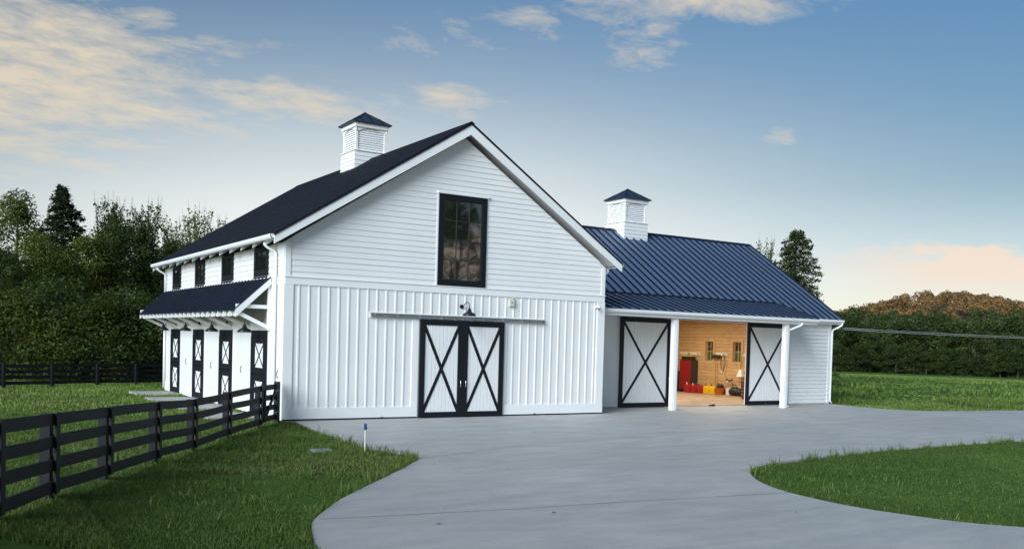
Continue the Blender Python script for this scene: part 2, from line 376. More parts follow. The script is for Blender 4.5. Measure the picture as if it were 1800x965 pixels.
def make_ground():
    n = 260; t = np.linspace(-1, 1, n)
    gx = 8+np.sinh(t*5.2)/np.sinh(5.2)*2600; gy = -6+np.sinh(t*5.2)/np.sinh(5.2)*2600
    X, Y = np.meshgrid(gx, gy); Z = gz(X, Y)
    inside = in_poly(X, Y, DRIVE); Z = np.where(inside, np.minimum(Z, -0.06), Z)
    vs = np.stack([X.ravel(), Y.ravel(), Z.ravel()], 1); i = np.arange(n*n).reshape(n, n)
    fs = np.stack([i[:-1, :-1].ravel(), i[:-1, 1:].ravel(), i[1:, 1:].ravel(), i[1:, :-1].ravel()], 1)
    me = bpy.data.meshes.new('ground'); me.from_pydata(vs.tolist(), [], fs.tolist()); me.materials.append(M['soil'])
    for p in me.polygons: p.use_smooth = True
    o = bpy.data.objects.new('ground', me); COL.objects.link(o); struct(o)
make_ground()
def make_hill():
    n = 90; A, Bb = np.meshgrid(np.linspace(-420, 330, n), np.linspace(-330, 330, n)); X = 843+Bb*0.86+A*0.51; Y = 497+Bb*0.51-A*0.86; Z = gz(X, Y)+0.5
    vs = np.stack([X.ravel(), Y.ravel(), Z.ravel()], 1); i = np.arange(n*n).reshape(n, n)
    fs = np.stack([i[:-1, :-1].ravel(), i[:-1, 1:].ravel(), i[1:, 1:].ravel(), i[1:, :-1].ravel()], 1)
    me = bpy.data.meshes.new('hill'); me.from_pydata(vs.tolist(), [], fs.tolist()); me.materials.append(M['hillsoil'])
    for q in me.polygons: q.use_smooth = True
    o = bpy.data.objects.new('hill', me); COL.objects.link(o); struct(o)
make_hill()
def catmull(P, k=4):
    out = []; n = len(P)
    for i in range(n):
        p0, p1, p2, p3 = (np.array(P[(i+j-1) % n], float) for j in range(4))
        if np.hypot(*(p2-p1)) > 6 or np.hypot(*(p1-p0)) > 6 or np.hypot(*(p3-p2)) > 6: out.append(tuple(p1)); continue
        for t in np.arange(k)/k: out.append(tuple(0.5*(2*p1+(p2-p0)*t+(2*p0-5*p1+4*p2-p3)*t*t+(3*p1-p0-3*p2+p3)*t**3)))
    return out
DRV = catmull(DRIVE[1:-4])+DRIVE[-4:]+[DRIVE[0]]
def make_drive():
    bm = bmesh.new(); vs = [bm.verts.new((x, y, 0)) for x, y in DRV]; f = bm.faces.new(vs)
    if f.normal.z < 0: f.normal_flip()
    r = bmesh.ops.extrude_face_region(bm, geom=[f]); 
    for v in r['geom']:
        if isinstance(v, bmesh.types.BMVert): v.co.z = -0.14
    bmesh.ops.triangulate(bm, faces=[q for q in bm.faces if len(q.verts) > 4])
    bmesh.ops.recalc_face_normals(bm, faces=bm.faces)
    me = bpy.data.meshes.new('driveway'); bm.to_mesh(me); me.materials.append(M['concrete'])
    o = bpy.data.objects.new('driveway', me); COL.objects.link(o); struct(o)
    for pts in ([(-4.2, -13.98), (-1.4, -14.42), (0.64, -14.6), (3.9, -15.05)], [(-0.1, -8.82), (2.9, -7.66), (6.1, -6.98), (13, -5.9), (27, -5.2)]):
        m = MB(); a = [Vector((x, y, 0.004)) for x, y in pts]
        for p, q in zip(a[:-1], a[1:]):
            s = (q-p).cross(Vector((0, 0, 1))).normalized()*0.007
            m.add([p-s, p+s, q+s, q-s], [(0, 1, 2, 3)])
        m.build('control_joint', M['joint'], o)
make_drive()
for k in range(4):
    y0 = 1.338+3.641*k; o = MB().box(-1.75+0.1*(k % 2), -0.03, y0-0.05, y0+1.5, -0.1, 0.03).build('stall_path_slab', M['concrete'], None, 0.01); struct(o)

# ------------------------------------------------------------------ barn
W, ZB, L = 11.504, 4.08, 15.14
ZE = 5.252; AP = 9.213; OH = 0.447; FY = 0.385
SL = (AP-ZE)/(W/2+OH)
barn = thing('barn', 'large white gabled barn with dark roof and black X-braced double doors', 'barn', (W/2, 0, 0))
barn_inv = Vector((-W/2, 0, 0))
def P(o):   # parent keeping world coordinates of meshes modelled in world space
    o.location = barn_inv; return o
def BB(name, mat, *b, bevel=0, parent=None):
    o = B(name, mat, parent or barn, *b, bevel=bevel)
    if parent is None: o.location = barn_inv
    return o
def bpart(name, mat, mb, parent=None, bevel=0, smooth=False):
    o = mb.build(name, mat, parent or barn, bevel, smooth)
    if parent is None: o.location = barn_inv
    return o
def roof_z(x): return AP-SL*abs(x-W/2)
# front wall with its backing
m = MB(); top = roof_z(0)-0.42
m.prism([(0, 0, 0.03), (W, 0, 0.03), (W, 0, top), (W/2, 0, AP-0.42), (0, 0, top)], (0, 0.16, 0))
front = bpart('front_wall', M['white'], m)
def lap(mb, x0a, x1a, x0b, x1b, z0, z1, y, out, axis='x', t0=0.021, t1=0.003):
    # one lap board: bottom edge proud by t0, top by t1. axis x: board along X facing -Y; axis y: along Y facing -X
    def q(a, z, d): return (a, y-out*d, z) if axis == 'x' else (y-out*d, a, z)
    vs = [q(x0a, z0, 0), q(x1a, z0, 0), q(x1a, z0, t0), q(x0a, z0, t0), q(x0b, z1, 0), q(x1b, z1, 0), q(x1b, z1, t1), q(x0b, z1, t1)]
    return mb.add(vs, [(0, 1, 2, 3), (4, 7, 6, 5), (3, 2, 6, 7), (0, 3, 7, 4), (1, 5, 6, 2), (0, 4, 5, 1)])
WX0, WX1, WZ0, WZ1 = 4.864, 6.611, 4.146, 6.992
st = 0.168; z = ZB+0.03; i = 0
def ext(z):   # half span of the gable siding at height z
    h = (AP-0.40-z)/SL; return max(0.02, min(h, W/2-0.16))
while z < AP-0.45:
    z1 = min(z+st+0.006, AP-0.41); a, b = ext(z), ext(z1)
    j = 0.0015*math.sin(i*2.3)
    if z1 > WZ0-0.05 and z < WZ1+0.10:
        m = MB(); lap(m, W/2-a, WX0-0.02, W/2-b, WX0-0.02, z, z1, -j, 1); bpart('lap_board', M['white'], m, front)
        m = MB(); lap(m, WX1+0.02, W/2+a, WX1+0.02, W/2+b, z, z1, -j, 1); bpart('lap_board', M['white'], m, front)
    else:
        m = MB(); lap(m, W/2-a, W/2+a, W/2-b, W/2+b, z, z1, -j, 1); bpart('lap_board', M['white'], m, front)
    z += st; i += 1
DX, DW, DH = 4.293, 3.054, 3.038
# trim of the front
BB('belt_board', M['white2'], 0.0, W, -0.032, 0, 3.90, ZB+0.03, parent=front, bevel=0.004)
BB('drip_cap', M['white2'], -0.02, W+0.02, -0.055, 0, ZB+0.031, ZB+0.055, parent=front)
for x0, x1 in ((0.0, 0.16), (W-0.16, W)):
    BB('corner_board', M['white2'], x0, x1, -0.030, 0, ZB+0.056, top-0.02, parent=front)
for x0, x1 in ((-0.025, 0.26), (W-0.30, W+0.025)):
    BB('corner_board', M['white2'], x0, x1, -0.030, 0, 0.36, 3.899, parent=front, bevel=0.004)
for x0, x1 in ((-0.03, DX-0.02), (DX+DW+0.02, W+0.03)):
    BB('base_board', M['white2'], x0, x1, -0.036, 0, 0.045, 0.36, parent=front, bevel=0.004)
    BB('base_gap', M['dark'], x0+0.02, x1-0.02, -0.01, 0.01, 0.0, 0.044, parent=front)
for x0, x1 in ((DX-0.24, DX-0.02), (DX+DW+0.02, DX+DW+0.16)):
    BB('door_casing', M['white2'], x0, x1, -0.030, 0, 0.361, 3.04, parent=front)
BB('rail_board', M['white2'], 2.60, 8.98, -0.034, 0, 3.041, 3.225, parent=front, bevel=0.004)
x = 0.40; k = 0
while x < W-0.36:
    if not (DX-0.30 < x < DX+DW+0.20):
        if 2.57 < x < 9.0:
            BB('batten', M['white2'], x, x+0.048, -0.018, 0, 0.361, 3.04, parent=front); BB('batten', M['white2'], x, x+0.048, -0.018, 0, 3.226, 3.899, parent=front)
        else: BB('batten', M['white2'], x, x+0.048, -0.018, 0, 0.361, 3.899, parent=front)
    else: BB('batten', M['white2'], x, x+0.048, -0.018, 0, 3.226, 3.899, parent=front)
    x += 0.305; k += 1
# big gable window
win = bpart('window', M['black'], MB().box(WX0, WX1, -0.012, 0.10, WZ0, WZ1)); win['label'] = 'tall black framed gable window with twelve panes'
fw = 0.19
for nm, b in (('window_frame', (WX0, WX0+fw, -0.055, -0.012, WZ0, WZ1)), ('window_frame', (WX1-fw, WX1, -0.055, -0.012, WZ0, WZ1)),
              ('window_frame', (WX0+fw, WX1-fw, -0.054, -0.012, WZ1-fw, WZ1)), ('window_frame', (WX0+fw, WX1-fw, -0.054, -0.012, WZ0, WZ0+fw))):
    BB(nm, M['black'], *b, parent=win, bevel=0.006)
gx0, gx1, gz0, gz1 = WX0+fw, WX1-fw, WZ0+fw, WZ1-fw
for i in range(3):
    for j in range(4):
        a0, a1 = gx0+(gx1-gx0)*i/3, gx0+(gx1-gx0)*(i+1)/3; b0, b1 = gz0+(gz1-gz0)*j/4, gz0+(gz1-gz0)*(j+1)/4
        m = MB(); tx = RNG.normal(0, 0.0012); tz = RNG.normal(0, 0.0015)
        m.add([(a0, -0.016+tx, b0), (a1, -0.016-tx, b0), (a1, -0.016-tx+tz, b1), (a0, -0.016+tx+tz, b1)], [(0, 1, 2, 3)]); bpart('pane', M['glass'], m, win)
for i in (1, 2): xx = gx0+(gx1-gx0)*i/3; BB('muntin', M['darkgrey'], xx-0.013, xx+0.013, -0.034, -0.010, gz0, gz1, parent=win)
for j in (1, 2, 3): zz = gz0+(gz1-gz0)*j/4; BB('muntin', M['darkgrey'], gx0, gx1, -0.030, -0.010, zz-0.012, zz+0.012, parent=win)
BB('window_cap', M['white2'], WX0-0.06, WX1+0.06, -0.085, 0, WZ1+0.002, WZ1+0.085, parent=win, bevel=0.006)
for x0, x1 in ((WX0-0.05, WX0-0.001), (WX1+0.001, WX1+0.05)): BB('window_casing', M['white2'], x0, x1, -0.028, 0, WZ0, WZ1+0.001, parent=win)
# X-braced sliding door: built once in local coordinates (x 0..w, z 0..h, faces -Y)
def x_door(name, w, h, parent, ox, oy, oz, sw=0.17, br=0.10, boards=9, handle=None, lab=None):
    e = bpy.data.objects.new(name, None); COL.objects.link(e); e.parent = parent; e.empty_display_size = 0.2
    pl = parent.location; e.location = (ox-pl[0], oy-pl[1], oz-pl[2])
    if lab: e['label'] = lab
    bw = (w-2*sw)/boards
    for i in range(boards):
        MB().box(sw+i*bw+0.006, sw+(i+1)*bw-0.006, -0.034, 0.0, sw*0.9, h-sw*0.9).build('panel_board', M['white'], e, 0.004)
    MB().box(0.02, w-0.02, -0.012, 0.012, 0.02, h-0.02).build('door_core', M['white'], e)
    for b in ((0, sw, -0.065, -0.002, 0, h), (w-sw, w, -0.065, -0.002, 0, h)): MB().box(*b).build('stile', M['black'], e, 0.004)
    for b in ((sw, w-sw, -0.063, -0.002, h-sw, h), (sw, w-sw, -0.063, -0.002, 0, sw*0.95)): MB().box(*b).build('rail', M['black'], e, 0.004)
    for (a, b, y) in (((sw*0.75, sw*0.8), (w-sw*0.75, h-sw*0.8), -0.048), ((w-sw*0.75, sw*0.8), (sw*0.75, h-sw*0.8), -0.0465)):
        d = Vector((b[0]-a[0], 0, b[1]-a[1])).normalized(); nrm = Vector((-d.z, 0, d.x))*br/2
        q = [Vector((a[0], y, a[1]))-nrm, Vector((b[0], y, b[1]))-nrm, Vector((b[0], y, b[1]))+nrm, Vector((a[0], y, a[1]))+nrm]
        MB().prism(q, (0, 0.017, 0)).build('brace', M['black'], e)
    if handle is not None:
        for hx in handle: MB().tube([(hx, -0.066, 0.92), (hx, -0.115, 0.95), (hx, -0.115, 1.13), (hx, -0.066, 1.16)], 0.012, 8).build('handle', M['chrome'], e, smooth=True)
    return e
x_door('sliding_door', DW/2-0.004, DH, barn, DX, -0.045, 0.02, handle=[DW/2-0.09], lab='left leaf of the black X-braced barn doors')
x_door('sliding_door', DW/2-0.004, DH, barn, DX+DW/2+0.004, -0.045, 0.02, handle=[0.09], lab='right leaf of the black X-braced barn doors')
rail = bpart('door_rail', M['zinc'], MB().box(2.65, 8.92, -0.10, -0.036, 3.075, 3.165)); BB('rail_lip', M['darkgrey'], 2.64, 8.93, -0.105, -0.034, 3.166, 3.185, parent=rail)
for i in range(9): xx = 2.75+i*0.755; BB('rail_bracket', M['zinc'], xx, xx+0.06, -0.116, -0.034, 3.066, 3.190, parent=rail)
for xx in (4.6, 5.5, 6.1, 7.0): BB('hanger_roller', M['zinc'], xx-0.04, xx+0.04, -0.108, -0.07, 3.04, 3.10, parent=rail)
for xx in (3.05, 8.62): bpart('floor_guide', M['iron'], MB().tube([(xx, -0.05, 0.0), (xx, -0.05, 0.06), (xx+0.06, -0.07, 0.06), (xx+0.06, -0.07, 0.0)], 0.010, 6))
# side walls, left one in detail
lw = BB('left_wall', M['white'], 0.0, 0.16, 0.165, L, 0.02, 5.05)
BB('right_wall', M['white'], W-0.16, W, 0.165, L, 0.02, 5.05); BB('rear_wall', M['white'], 0.17, W-0.17, L-0.16, L-0.001, 0.02, 5.0)
m = MB(); m.prism([(0.165, L-0.2, 5.06), (W-0.165, L-0.2, 5.06), (W/2, L-0.2, AP-0.45)], (0, 0.19, 0)); bpart('rear_gable', M['white'], m)
SW = 1.36
z = ZB+0.03; i = 0
ys = [1.338+0.09+3.641*k for k in range(4)]
while z < 5.08:
    z1 = min(z+st+0.006, 5.10); a = 0.13
    for k in range(4):
        lap(m := MB(), a, ys[k]-0.01, a, ys[k]-0.01, z, z1, 0.0, 1, 'y'); bpart('lap_board', M['white'], m, lw); a = ys[k]+SW+0.01
    lap(m := MB(), a, L-0.12, a, L-0.12, z, z1, 0.0, 1, 'y'); bpart('lap_board', M['white'], m, lw); z += st
for y0, y1 in ((0.001, 0.13), (L-0.13, L)): BB('corner_board', M['white2'], -0.03, 0.0, y0, y1, 0.361, 5.05, parent=lw)
for k in range(4):   # upper windows
    y0, y1, z0, z1 = ys[k], ys[k]+SW, 4.20, 5.06
    wv = BB('window', M['black'], -0.010, 0.05, y0, y1, z0, z1); wv['label'] = 'small black framed window under the eave'
    for b in ((y0, y0+0.17, z0, z1), (y1-0.17, y1, z0, z1), (y0+0.17, y1-0.17, z1-0.13, z1), (y0+0.17, y1-0.17, z0, z0+0.20)):
        BB('window_frame', M['black'], -0.05, -0.0105, b[0], b[1], b[2], b[3], parent=wv, bevel=0.005)
    for q in range(2):
        a0 = y0+0.17+(y1-y0-0.34)*q/2; a1 = y0+0.17+(y1-y0-0.34)*(q+1)/2
        m = MB().add([(-0.0145, a1, z0+0.2), (-0.0145, a0, z0+0.2), (-0.0145, a0, z1-0.13), (-0.0145, a1, z1-0.13)], [(0, 1, 2, 3)]); bpart('pane', M['dglass'], m, wv)
    BB('muntin', M['black'], -0.034, -0.0106, (y0+y1)/2-0.015, (y0+y1)/2+0.015, z0+0.2, z1-0.13, parent=wv)
    BB('sill', M['white2'], -0.05, 0, y0-0.03, y1+0.03, z0-0.055, z0-0.001, parent=wv)
yv = 0.30   # vertical tongue-and-groove boards below
bwid = 0.172; yb = 0.131
while yb < L-0.14:
    y1 = min(yb+bwid-0.013, L-0.132); ok = True
    segs = [(0.36, 4.05)]
    for k in range(4):
        d0, d1 = 1.338+3.641*k-0.01, 1.338+3.641*k+1.544
        if yb < d1 and y1 > d0: segs = [(2.60, 4.05)] if (yb >= d0-0.05 and y1 <= d1+0.05) else segs
    for s0, s1 in segs: BB('wall_board', M['white'], -0.016, 0.0, yb, y1, s0, s1, parent=lw)
    yb += bwid
edges = [0.0]+[e for k in range(4) for e in (1.338+3.641*k-0.005, 1.338+3.641*k+1.539)]+[L]
for k in range(5): BB('base_board', M['white2'], -0.036, 0.0, edges[2*k], edges[2*k+1], 0.01, 0.36, parent=lw, bevel=0.004)
for k in range(5):
    for e, sgn in ((edges[2*k], 1), (edges[2*k+1], -1)):
        if 0.5 < e < L-0.5: BB('door_casing', M['white2'], -0.0325, 0.0, min(e, e+sgn*0.09), max(e, e+sgn*0.09), 0.361, 2.62, parent=lw)
BB('belt_board', M['white2'], -0.031, 0.0, 0.0, 1.0, 3.90, ZB+0.03, parent=lw)
# dutch stall doors
for k in range(4):
    y0 = 1.338+3.641*k; y1 = y0+1.534
    d = BB('stall_door', M['black'], -0.020, 0.03, y0, y1, 0.03, 2.572); d['label'] = 'black dutch stall door with two white X panels'
    def fr(a, b, c, e, nm, mt='black', x0=-0.062, x1=-0.0205): BB(nm, M[mt], x0, x1, a, b, c, e, parent=d, bevel=0.004)
    fr(y0, y1, 2.36, 2.572, 'lintel'); fr(y0, y0+0.10, 0.03, 2.359, 'jamb', x0=-0.070); fr(y1-0.10, y1, 0.03, 2.359, 'jamb', x0=-0.070)
    for z0, z1 in ((0.06, 1.20), (1.25, 2.35)):
        fr(y0+0.105, y0+0.34, z0, z1, 'stile'); fr(y1-0.34, y1-0.105, z0, z1, 'stile'); fr(y0+0.34, y1-0.34, z1-0.17, z1, 'rail', x0=-0.060); fr(y0+0.34, y1-0.34, z0, z0+0.19, 'rail', x0=-0.060)
        BB('door_panel', M['white2'], -0.032, -0.0205, y0+0.34, y1-0.34, z0+0.19, z1-0.17, parent=d)
        for s in (0, 1):
            a = (y0+0.33, z0+0.18) if s == 0 else (y1-0.33, z0+0.18); b = (y1-0.33, z1-0.16) if s == 0 else (y0+0.33, z1-0.16)
            dd = Vector((0, b[0]-a[0], b[1]-a[1])).normalized(); nn = Vector((0, -dd.z, dd.y))*0.018; xx = -0.050+0.001*s
            q = [Vector((xx, *a))-nn, Vector((xx, *b))-nn, Vector((xx, *b))+nn, Vector((xx, *a))+nn]
            m = MB().prism(q, (0.017, 0, 0)); bpart('brace', M['black'], m, d)
for y in (0.42, 4.0, 7.65, 11.3):
    m = MB().tube([(-0.02, y, 1.22), (-0.045, y, 1.24), (-0.045, y, 1.39), (-0.02, y, 1.41)], 0.009, 6); bpart('door_hook', M['iron'], m)
    BB('hook_plate', M['iron'], -0.024, -0.0165, y-0.025, y+0.025, 1.20, 1.24); BB('hook_plate', M['iron'], -0.024, -0.0165, y-0.025, y+0.025, 1.39, 1.43)
BB('corner_guard', M['dark'], -0.05, -0.037, L-0.20, L-0.02, 0.0, 0.30)
# roof of the barn
YR0, YR1 = -FY, L+FY
for s, nm in ((-1, 'roof_slope'), (1, 'roof_slope')):
    xe = W/2+s*(W/2+OH)
    m = MB().prism([(xe, YR0, ZE-0.02), (W/2+s*0.001, YR0, AP-0.02), (W/2+s*0.001, YR0, AP+0.035), (xe, YR0, ZE+0.035)] if s < 0 else [(W/2+0.001, YR0, AP-0.02), (xe, YR0, ZE-0.02), (xe, YR0, ZE+0.035), (W/2+0.001, YR0, AP+0.035)], (0, YR1-YR0, 0))
    rf = bpart(nm, M['barnroof'], m)
    # low standing ribs
    for j in range(26):
        yy = YR0+0.02+j*(YR1-YR0-0.06)/25
        if j % 1 == 0:
            m = MB().bar((xe, yy, ZE+0.038), (W/2+s*0.09, yy, AP+0.038-SL*0.09), 0.022, 0.014); bpart('roof_rib', M['barnroof'], m, rf)
    # soffit deck and rake board
    m = MB().prism([(xe-s*0.03, YR0+0.06, ZE-0.06), (W/2, YR0+0.06, AP-0.06-SL*0.0), (W/2, YR0+0.06, AP-0.025), (xe-s*0.03, YR0+0.06, ZE-0.025)], (0, YR1-YR0-0.12, 0)); bpart('soffit', M['white2'], m)
    dp = 0.33
    for yy in (YR0, YR1-0.05):
        m = MB().prism([(xe, yy, ZE-0.022), (xe, yy, ZE-0.022-dp*0.75), (W/2+s*0.0005, yy, AP-0.022-dp), (W/2+s*0.0005, yy, AP-0.022)], (0, 0.05, 0)); bpart('rake_board', M['white2'], m)
    m = MB().prism([(xe+s*0.02, YR0-0.025, ZE-0.012), (xe+s*0.02, YR0-0.025, ZE-0.045), (W/2, YR0-0.025, AP-0.05), (W/2, YR0-0.025, AP-0.012)], (0, 0.024, 0)); bpart('rake_trim', M['barnroof'], m)
    # gutter
    g = MB(); gx = xe+s*0.0
    prof = [(0, 0), (-0.10, 0.0), (-0.125, 0.05), (-0.125, 0.125), (-0.112, 0.125), (-0.105, 0.06), (-0.09, 0.016), (0, 0.016)]
    pts = [(gx-s*0.02-s*a*1.0, YR0+0.03, ZE-0.125+b) for a, b in prof]
    g.prism(pts if s > 0 else pts[::-1], (0, YR1-YR0-0.06, 0)); bpart('gutter', M['gutter'], g)
    for yy in (YR0+0.03, YR1-0.045): 
        q = [(gx-s*0.02-s*a, yy, ZE-0.125+b) for a, b in prof[:4]]+[(gx-s*0.02, yy, ZE)]; g = MB().prism(q, (0, 0.015, 0)); bpart('gutter_end', M['gutter'], g)
    for j in range(13):
        yy = 0.55+j*1.2135
        if yy > L: break
        x_in = 0.02 if s < 0 else W-0.02; x_out = xe-s*0.06
        zo = roof_z(x_out)-0.065; zi = roof_z(x_in)-0.065
        m = MB().prism([(x_out, yy, zo), (x_out, yy, zo-0.21), (x_in, yy, zi-0.21), (x_in, yy, zi)], (0, 0.07, 0)); bpart('rafter_tail', M['white2'], m)
m = MB().prism([(W/2-0.10, YR0-0.02, AP-0.028), (W/2, YR0-0.02, AP+0.036), (W/2+0.10, YR0-0.02, AP-0.028), (W/2+0.10, YR0-0.02, AP-0.005), (W/2, YR0-0.02, AP+0.062), (W/2-0.10, YR0-0.02, AP-0.005)], (0, YR1-YR0+0.04, 0)); bpart('ridge_cap', M['barnroof'], m)
def spout(pts, parent_fn=bpart, r=0.045): parent_fn('downspout', M['gutter'], MB().tube(pts, r, 8), smooth=True)
spout([(-0.40, 0.62, 5.11), (-0.40, 0.62, 5.03), (-0.34, 0.62, 4.97), (-0.12, 0.60, 4.86), (-0.085, 0.58, 4.80), (-0.085, 0.58, 0.14), (-0.16, 0.58, 0.06)])
spout([(-0.40, L-0.35, 5.11), (-0.40, L-0.35, 5.03), (-0.34, L-0.35, 4.97), (-0.12, L-0.32, 4.86), (-0.085, L-0.30, 4.80), (-0.085, L-0.30, 4.1)])
spout([(-0.085, L-0.30, 3.0), (-0.085, L-0.30, 0.1)])
spout([(W+0.40, 0.35, 5.11), (W+0.40, 0.35, 5.03), (W+0.34, 0.35, 4.95), (W+0.09, 0.35, 4.86), (W+0.07, 0.35, 4.7)])
# awning over the stall doors
AX, AZ0, AZ1, AY0, AY1 = -1.06, 3.15, 4.12, 1.12, L-0.12
aw = bpart('awning', M['awning'], MB().prism([(AX, AY0, AZ0-0.03), (-0.03, AY0, AZ1-0.03), (-0.03, AY0, AZ1), (AX, AY0, AZ0)], (0, AY1-AY0, 0)))
n = 40
for j in range(n+1):
    yy = AY0+0.012+j*(AY1-AY0-0.024)/n; m = MB().bar((AX-0.015, yy, AZ0+0.006), (-0.035, yy, AZ1+0.014), 0.035, 0.055); bpart('roof_rib', M['awning'], m, aw)
BB('flashing', M['white2'], -0.050, -0.0, AY0, AY1, AZ1+0.002, AZ1+0.075, parent=aw)
na = 23
for j in range(na):
    yy = AY0+0.06+j*(AY1-AY0-0.12-0.05)/(na-1)
    m = MB().prism([(AX+0.01, yy, AZ0-0.032), (AX+0.01, yy, AZ0-0.20), (-0.04, yy, AZ1-0.20), (-0.04, yy, AZ1-0.04)], (0, 0.05, 0)); bpart('rafter_tail', M['white2'], m, aw)
m = MB().prism([(AX-0.01, AY0-0.03, AZ0-0.002), (AX-0.01, AY0-0.03, AZ0-0.22), (-0.03, AY0-0.03, AZ1-0.20), (-0.03, AY0-0.03, AZ1-0.002)], (0, 0.028, 0)); bpart('rake_board', M['white2'], m, aw)
BB('purlin', M['white2'], -0.93, -0.83, AY0+0.04, AY1-0.04, 2.98, 3.075, parent=aw)
for j in range(8):
    yy = AY0+0.03+j*(AY1-AY0-0.16)/7
    m = MB().bar((-0.90, yy+0.05, 3.03), (-0.02, yy+0.05, 2.63), 0.09, 0.11); bpart('bracket', M['white2'], m, aw)
    if j in (0, 7):
        BB('tie_beam', M['white2'], -0.94, -0.02, yy+0.005, yy+0.095, 3.205, 3.315, parent=aw); BB('beam_end', M['white2'], -1.02, -0.90, yy-0.006, yy+0.106, 3.17, 3.32, parent=aw)
        BB('wall_post', M['white2'], -0.10, -0.02, yy+0.002, yy+0.098, 2.58, 3.90, parent=aw)

# ------------------------------------------------------------------ cupola (shared by barn and wing)
def cupola(parent, cx, cy, zb, lab):
    e = bpy.data.objects.new('cupola', None); COL.objects.link(e); e.parent = parent; e.empty_display_size = 0.2
    pl = parent.location; e.location = (cx-pl[0], cy-pl[1], zb-pl[2]); e['label'] = lab
    H = 0.70
    MB().box(-H+0.02, H-0.02, -H+0.02, H-0.02, -0.9, 0.735).build('base_core', M['white'], e)
    for j in range(9):
        z0 = -0.75+j*0.163
        m = MB(); a = 0.018; z1 = z0+0.163
        m.add([(-H-a+0.02, -H-a+0.02, z0), (H+a-0.02, -H-a+0.02, z0), (H+a-0.02, H+a-0.02, z0), (-H-a+0.02, H+a-0.02, z0), (-H+0.018, -H+0.018, z1), (H-0.018, -H+0.018, z1), (H-0.018, H-0.018, z1), (-H+0.018, H-0.018, z1)],
              [(3, 2, 1, 0), (4, 5, 6, 7), (0, 1, 5, 4), (1, 2, 6, 5), (2, 3, 7, 6), (3, 0, 4, 7)]); m.build('lap_board', M['white'], e)
    MB().box(-H-0.02, H+0.02, -H-0.02, H+0.02, 0.736, 0.775).build('base_cap', M['white2'], e, 0.006)
    h = 0.63
    MB().box(-h+0.06, h-0.06, -h+0.06, h-0.06, 0.776, 1.82).build('louvre_core', M['white'], e)
    for sx in (-1, 1):
        for sy in (-1, 1): MB().box(min(sx*h, sx*(h-0.09)), max(sx*h, sx*(h-0.09)), min(sy*h, sy*(h-0.09)), max(sy*h, sy*(h-0.09)), 0.776, 1.60).build('corner_post', M['white2'], e)
    for fc in range(4):
        R = Matrix.Rotation(fc*math.pi/2, 4, 'Z')
        for j in range(10):
            z0 = 0.785+j*0.084
            q = [Vector((-h+0.09, -h+0.055, z0+0.084)), Vector((-h+0.09, -h+0.018, z0)), Vector((-h+0.09, -h+0.032, z0-0.004)), Vector((-h+0.09, -h+0.068, z0+0.080))]
            MB().prism([R @ p for p in q], R.to_3x3() @ Vector((2*h-0.18, 0, 0))).build('louvre_slat', M['white'], e)
        top = [Vector((-h-0.03, -h-0.004, 1.72)), Vector((-h-0.03, -h-0.004, 1.50))]
        arc = [Vector((-h+0.09+(2*h-0.18)*t, -h-0.004, 1.50+0.145*math.sin(math.pi*t))) for t in np.linspace(0, 1, 13)]
        poly = top+arc+[Vector((h+0.03, -h-0.004, 1.50)), Vector((h+0.03, -h-0.004, 1.72))]
        MB().prism([R @ p for p in poly], R.to_3x3() @ Vector((0, 0.03, 0))).build('arched_frieze', M['white2'], e)
    MB().box(-h-0.06, h+0.06, -h-0.06, h+0.06, 1.64, 1.80).build('cornice', M['white2'], e, 0.008)
    r = 0.78; ap = 2.36
    rf = MB().add([(-r, -r, 1.801), (r, -r, 1.801), (r, r, 1.801), (-r, r, 1.801), (-r, -r, 1.835), (r, -r, 1.835), (r, r, 1.835), (-r, r, 1.835), (0, 0, ap)],
                  [(3, 2, 1, 0), (0, 1, 5, 4), (1, 2, 6, 5), (2, 3, 7, 6), (3, 0, 4, 7), (4, 5, 8), (5, 6, 8), (6, 7, 8), (7, 4, 8)]).build('cupola_roof', M['cupmetal'], e)
    for sx in (-1, 1):
        for sy in (-1, 1): MB().bar((sx*r, sy*r, 1.84), (0, 0, ap+0.004), 0.05, 0.022).build('hip_cap', M['seam'], e)
    for fc in range(4):
        R = Matrix.Rotation(fc*math.pi/2, 4, 'Z')
        for t in (-0.42, 0.0, 0.42):
            tt = 1-abs(t)/r
            MB().bar(R @ Vector((t, -r, 1.85)), R @ Vector((t, -r*(1-tt), 1.85+(ap-1.835)*tt)), 0.022, 0.028).build('seam', M['seam'], e)
    return e
cupola(barn, 5.752, 7.93, 8.76, 'louvred white cupola on the barn ridge')

# ------------------------------------------------------------------ garage wing
GX1, GY0, GY1 = 26.44, 2.25, 13.4
RY, RZ, EY, EZ = 7.82, 7.70, 1.93, 3.87
GS = (RZ-EZ)/(RY-EY)
wing = thing('garage_wing', 'white garage wing with blue standing seam roof and open X-braced sliding doors', 'garage', (19, GY0, 0))
winv = Vector((-19, -GY0, 0))
def wpart(name, mat, mb, parent=None, bevel=0, smooth=False):
    o = mb.build(name, mat, parent or wing, bevel, smooth)
    if parent is None: o.location = winv
    return o
def WB(name, mat, *b, bevel=0, parent=None): return wpart(name, mat, MB().box(*b), parent, bevel)
OX0, OX1, OZ = 16.45, 21.15, 3.50
fw_ = WB('front_wall', M['white'], W+0.001, OX0, GY0, GY0+0.14, 0.01, 3.95)
WB('wall_core', M['white'], OX1, GX1, GY0, GY0+0.14, 0.01, 3.95, parent=fw_); WB('wall_core', M['white'], OX0, OX1, GY0+0.001, GY0+0.139, OZ, 3.95, parent=fw_)
z = 0.05; i = 0
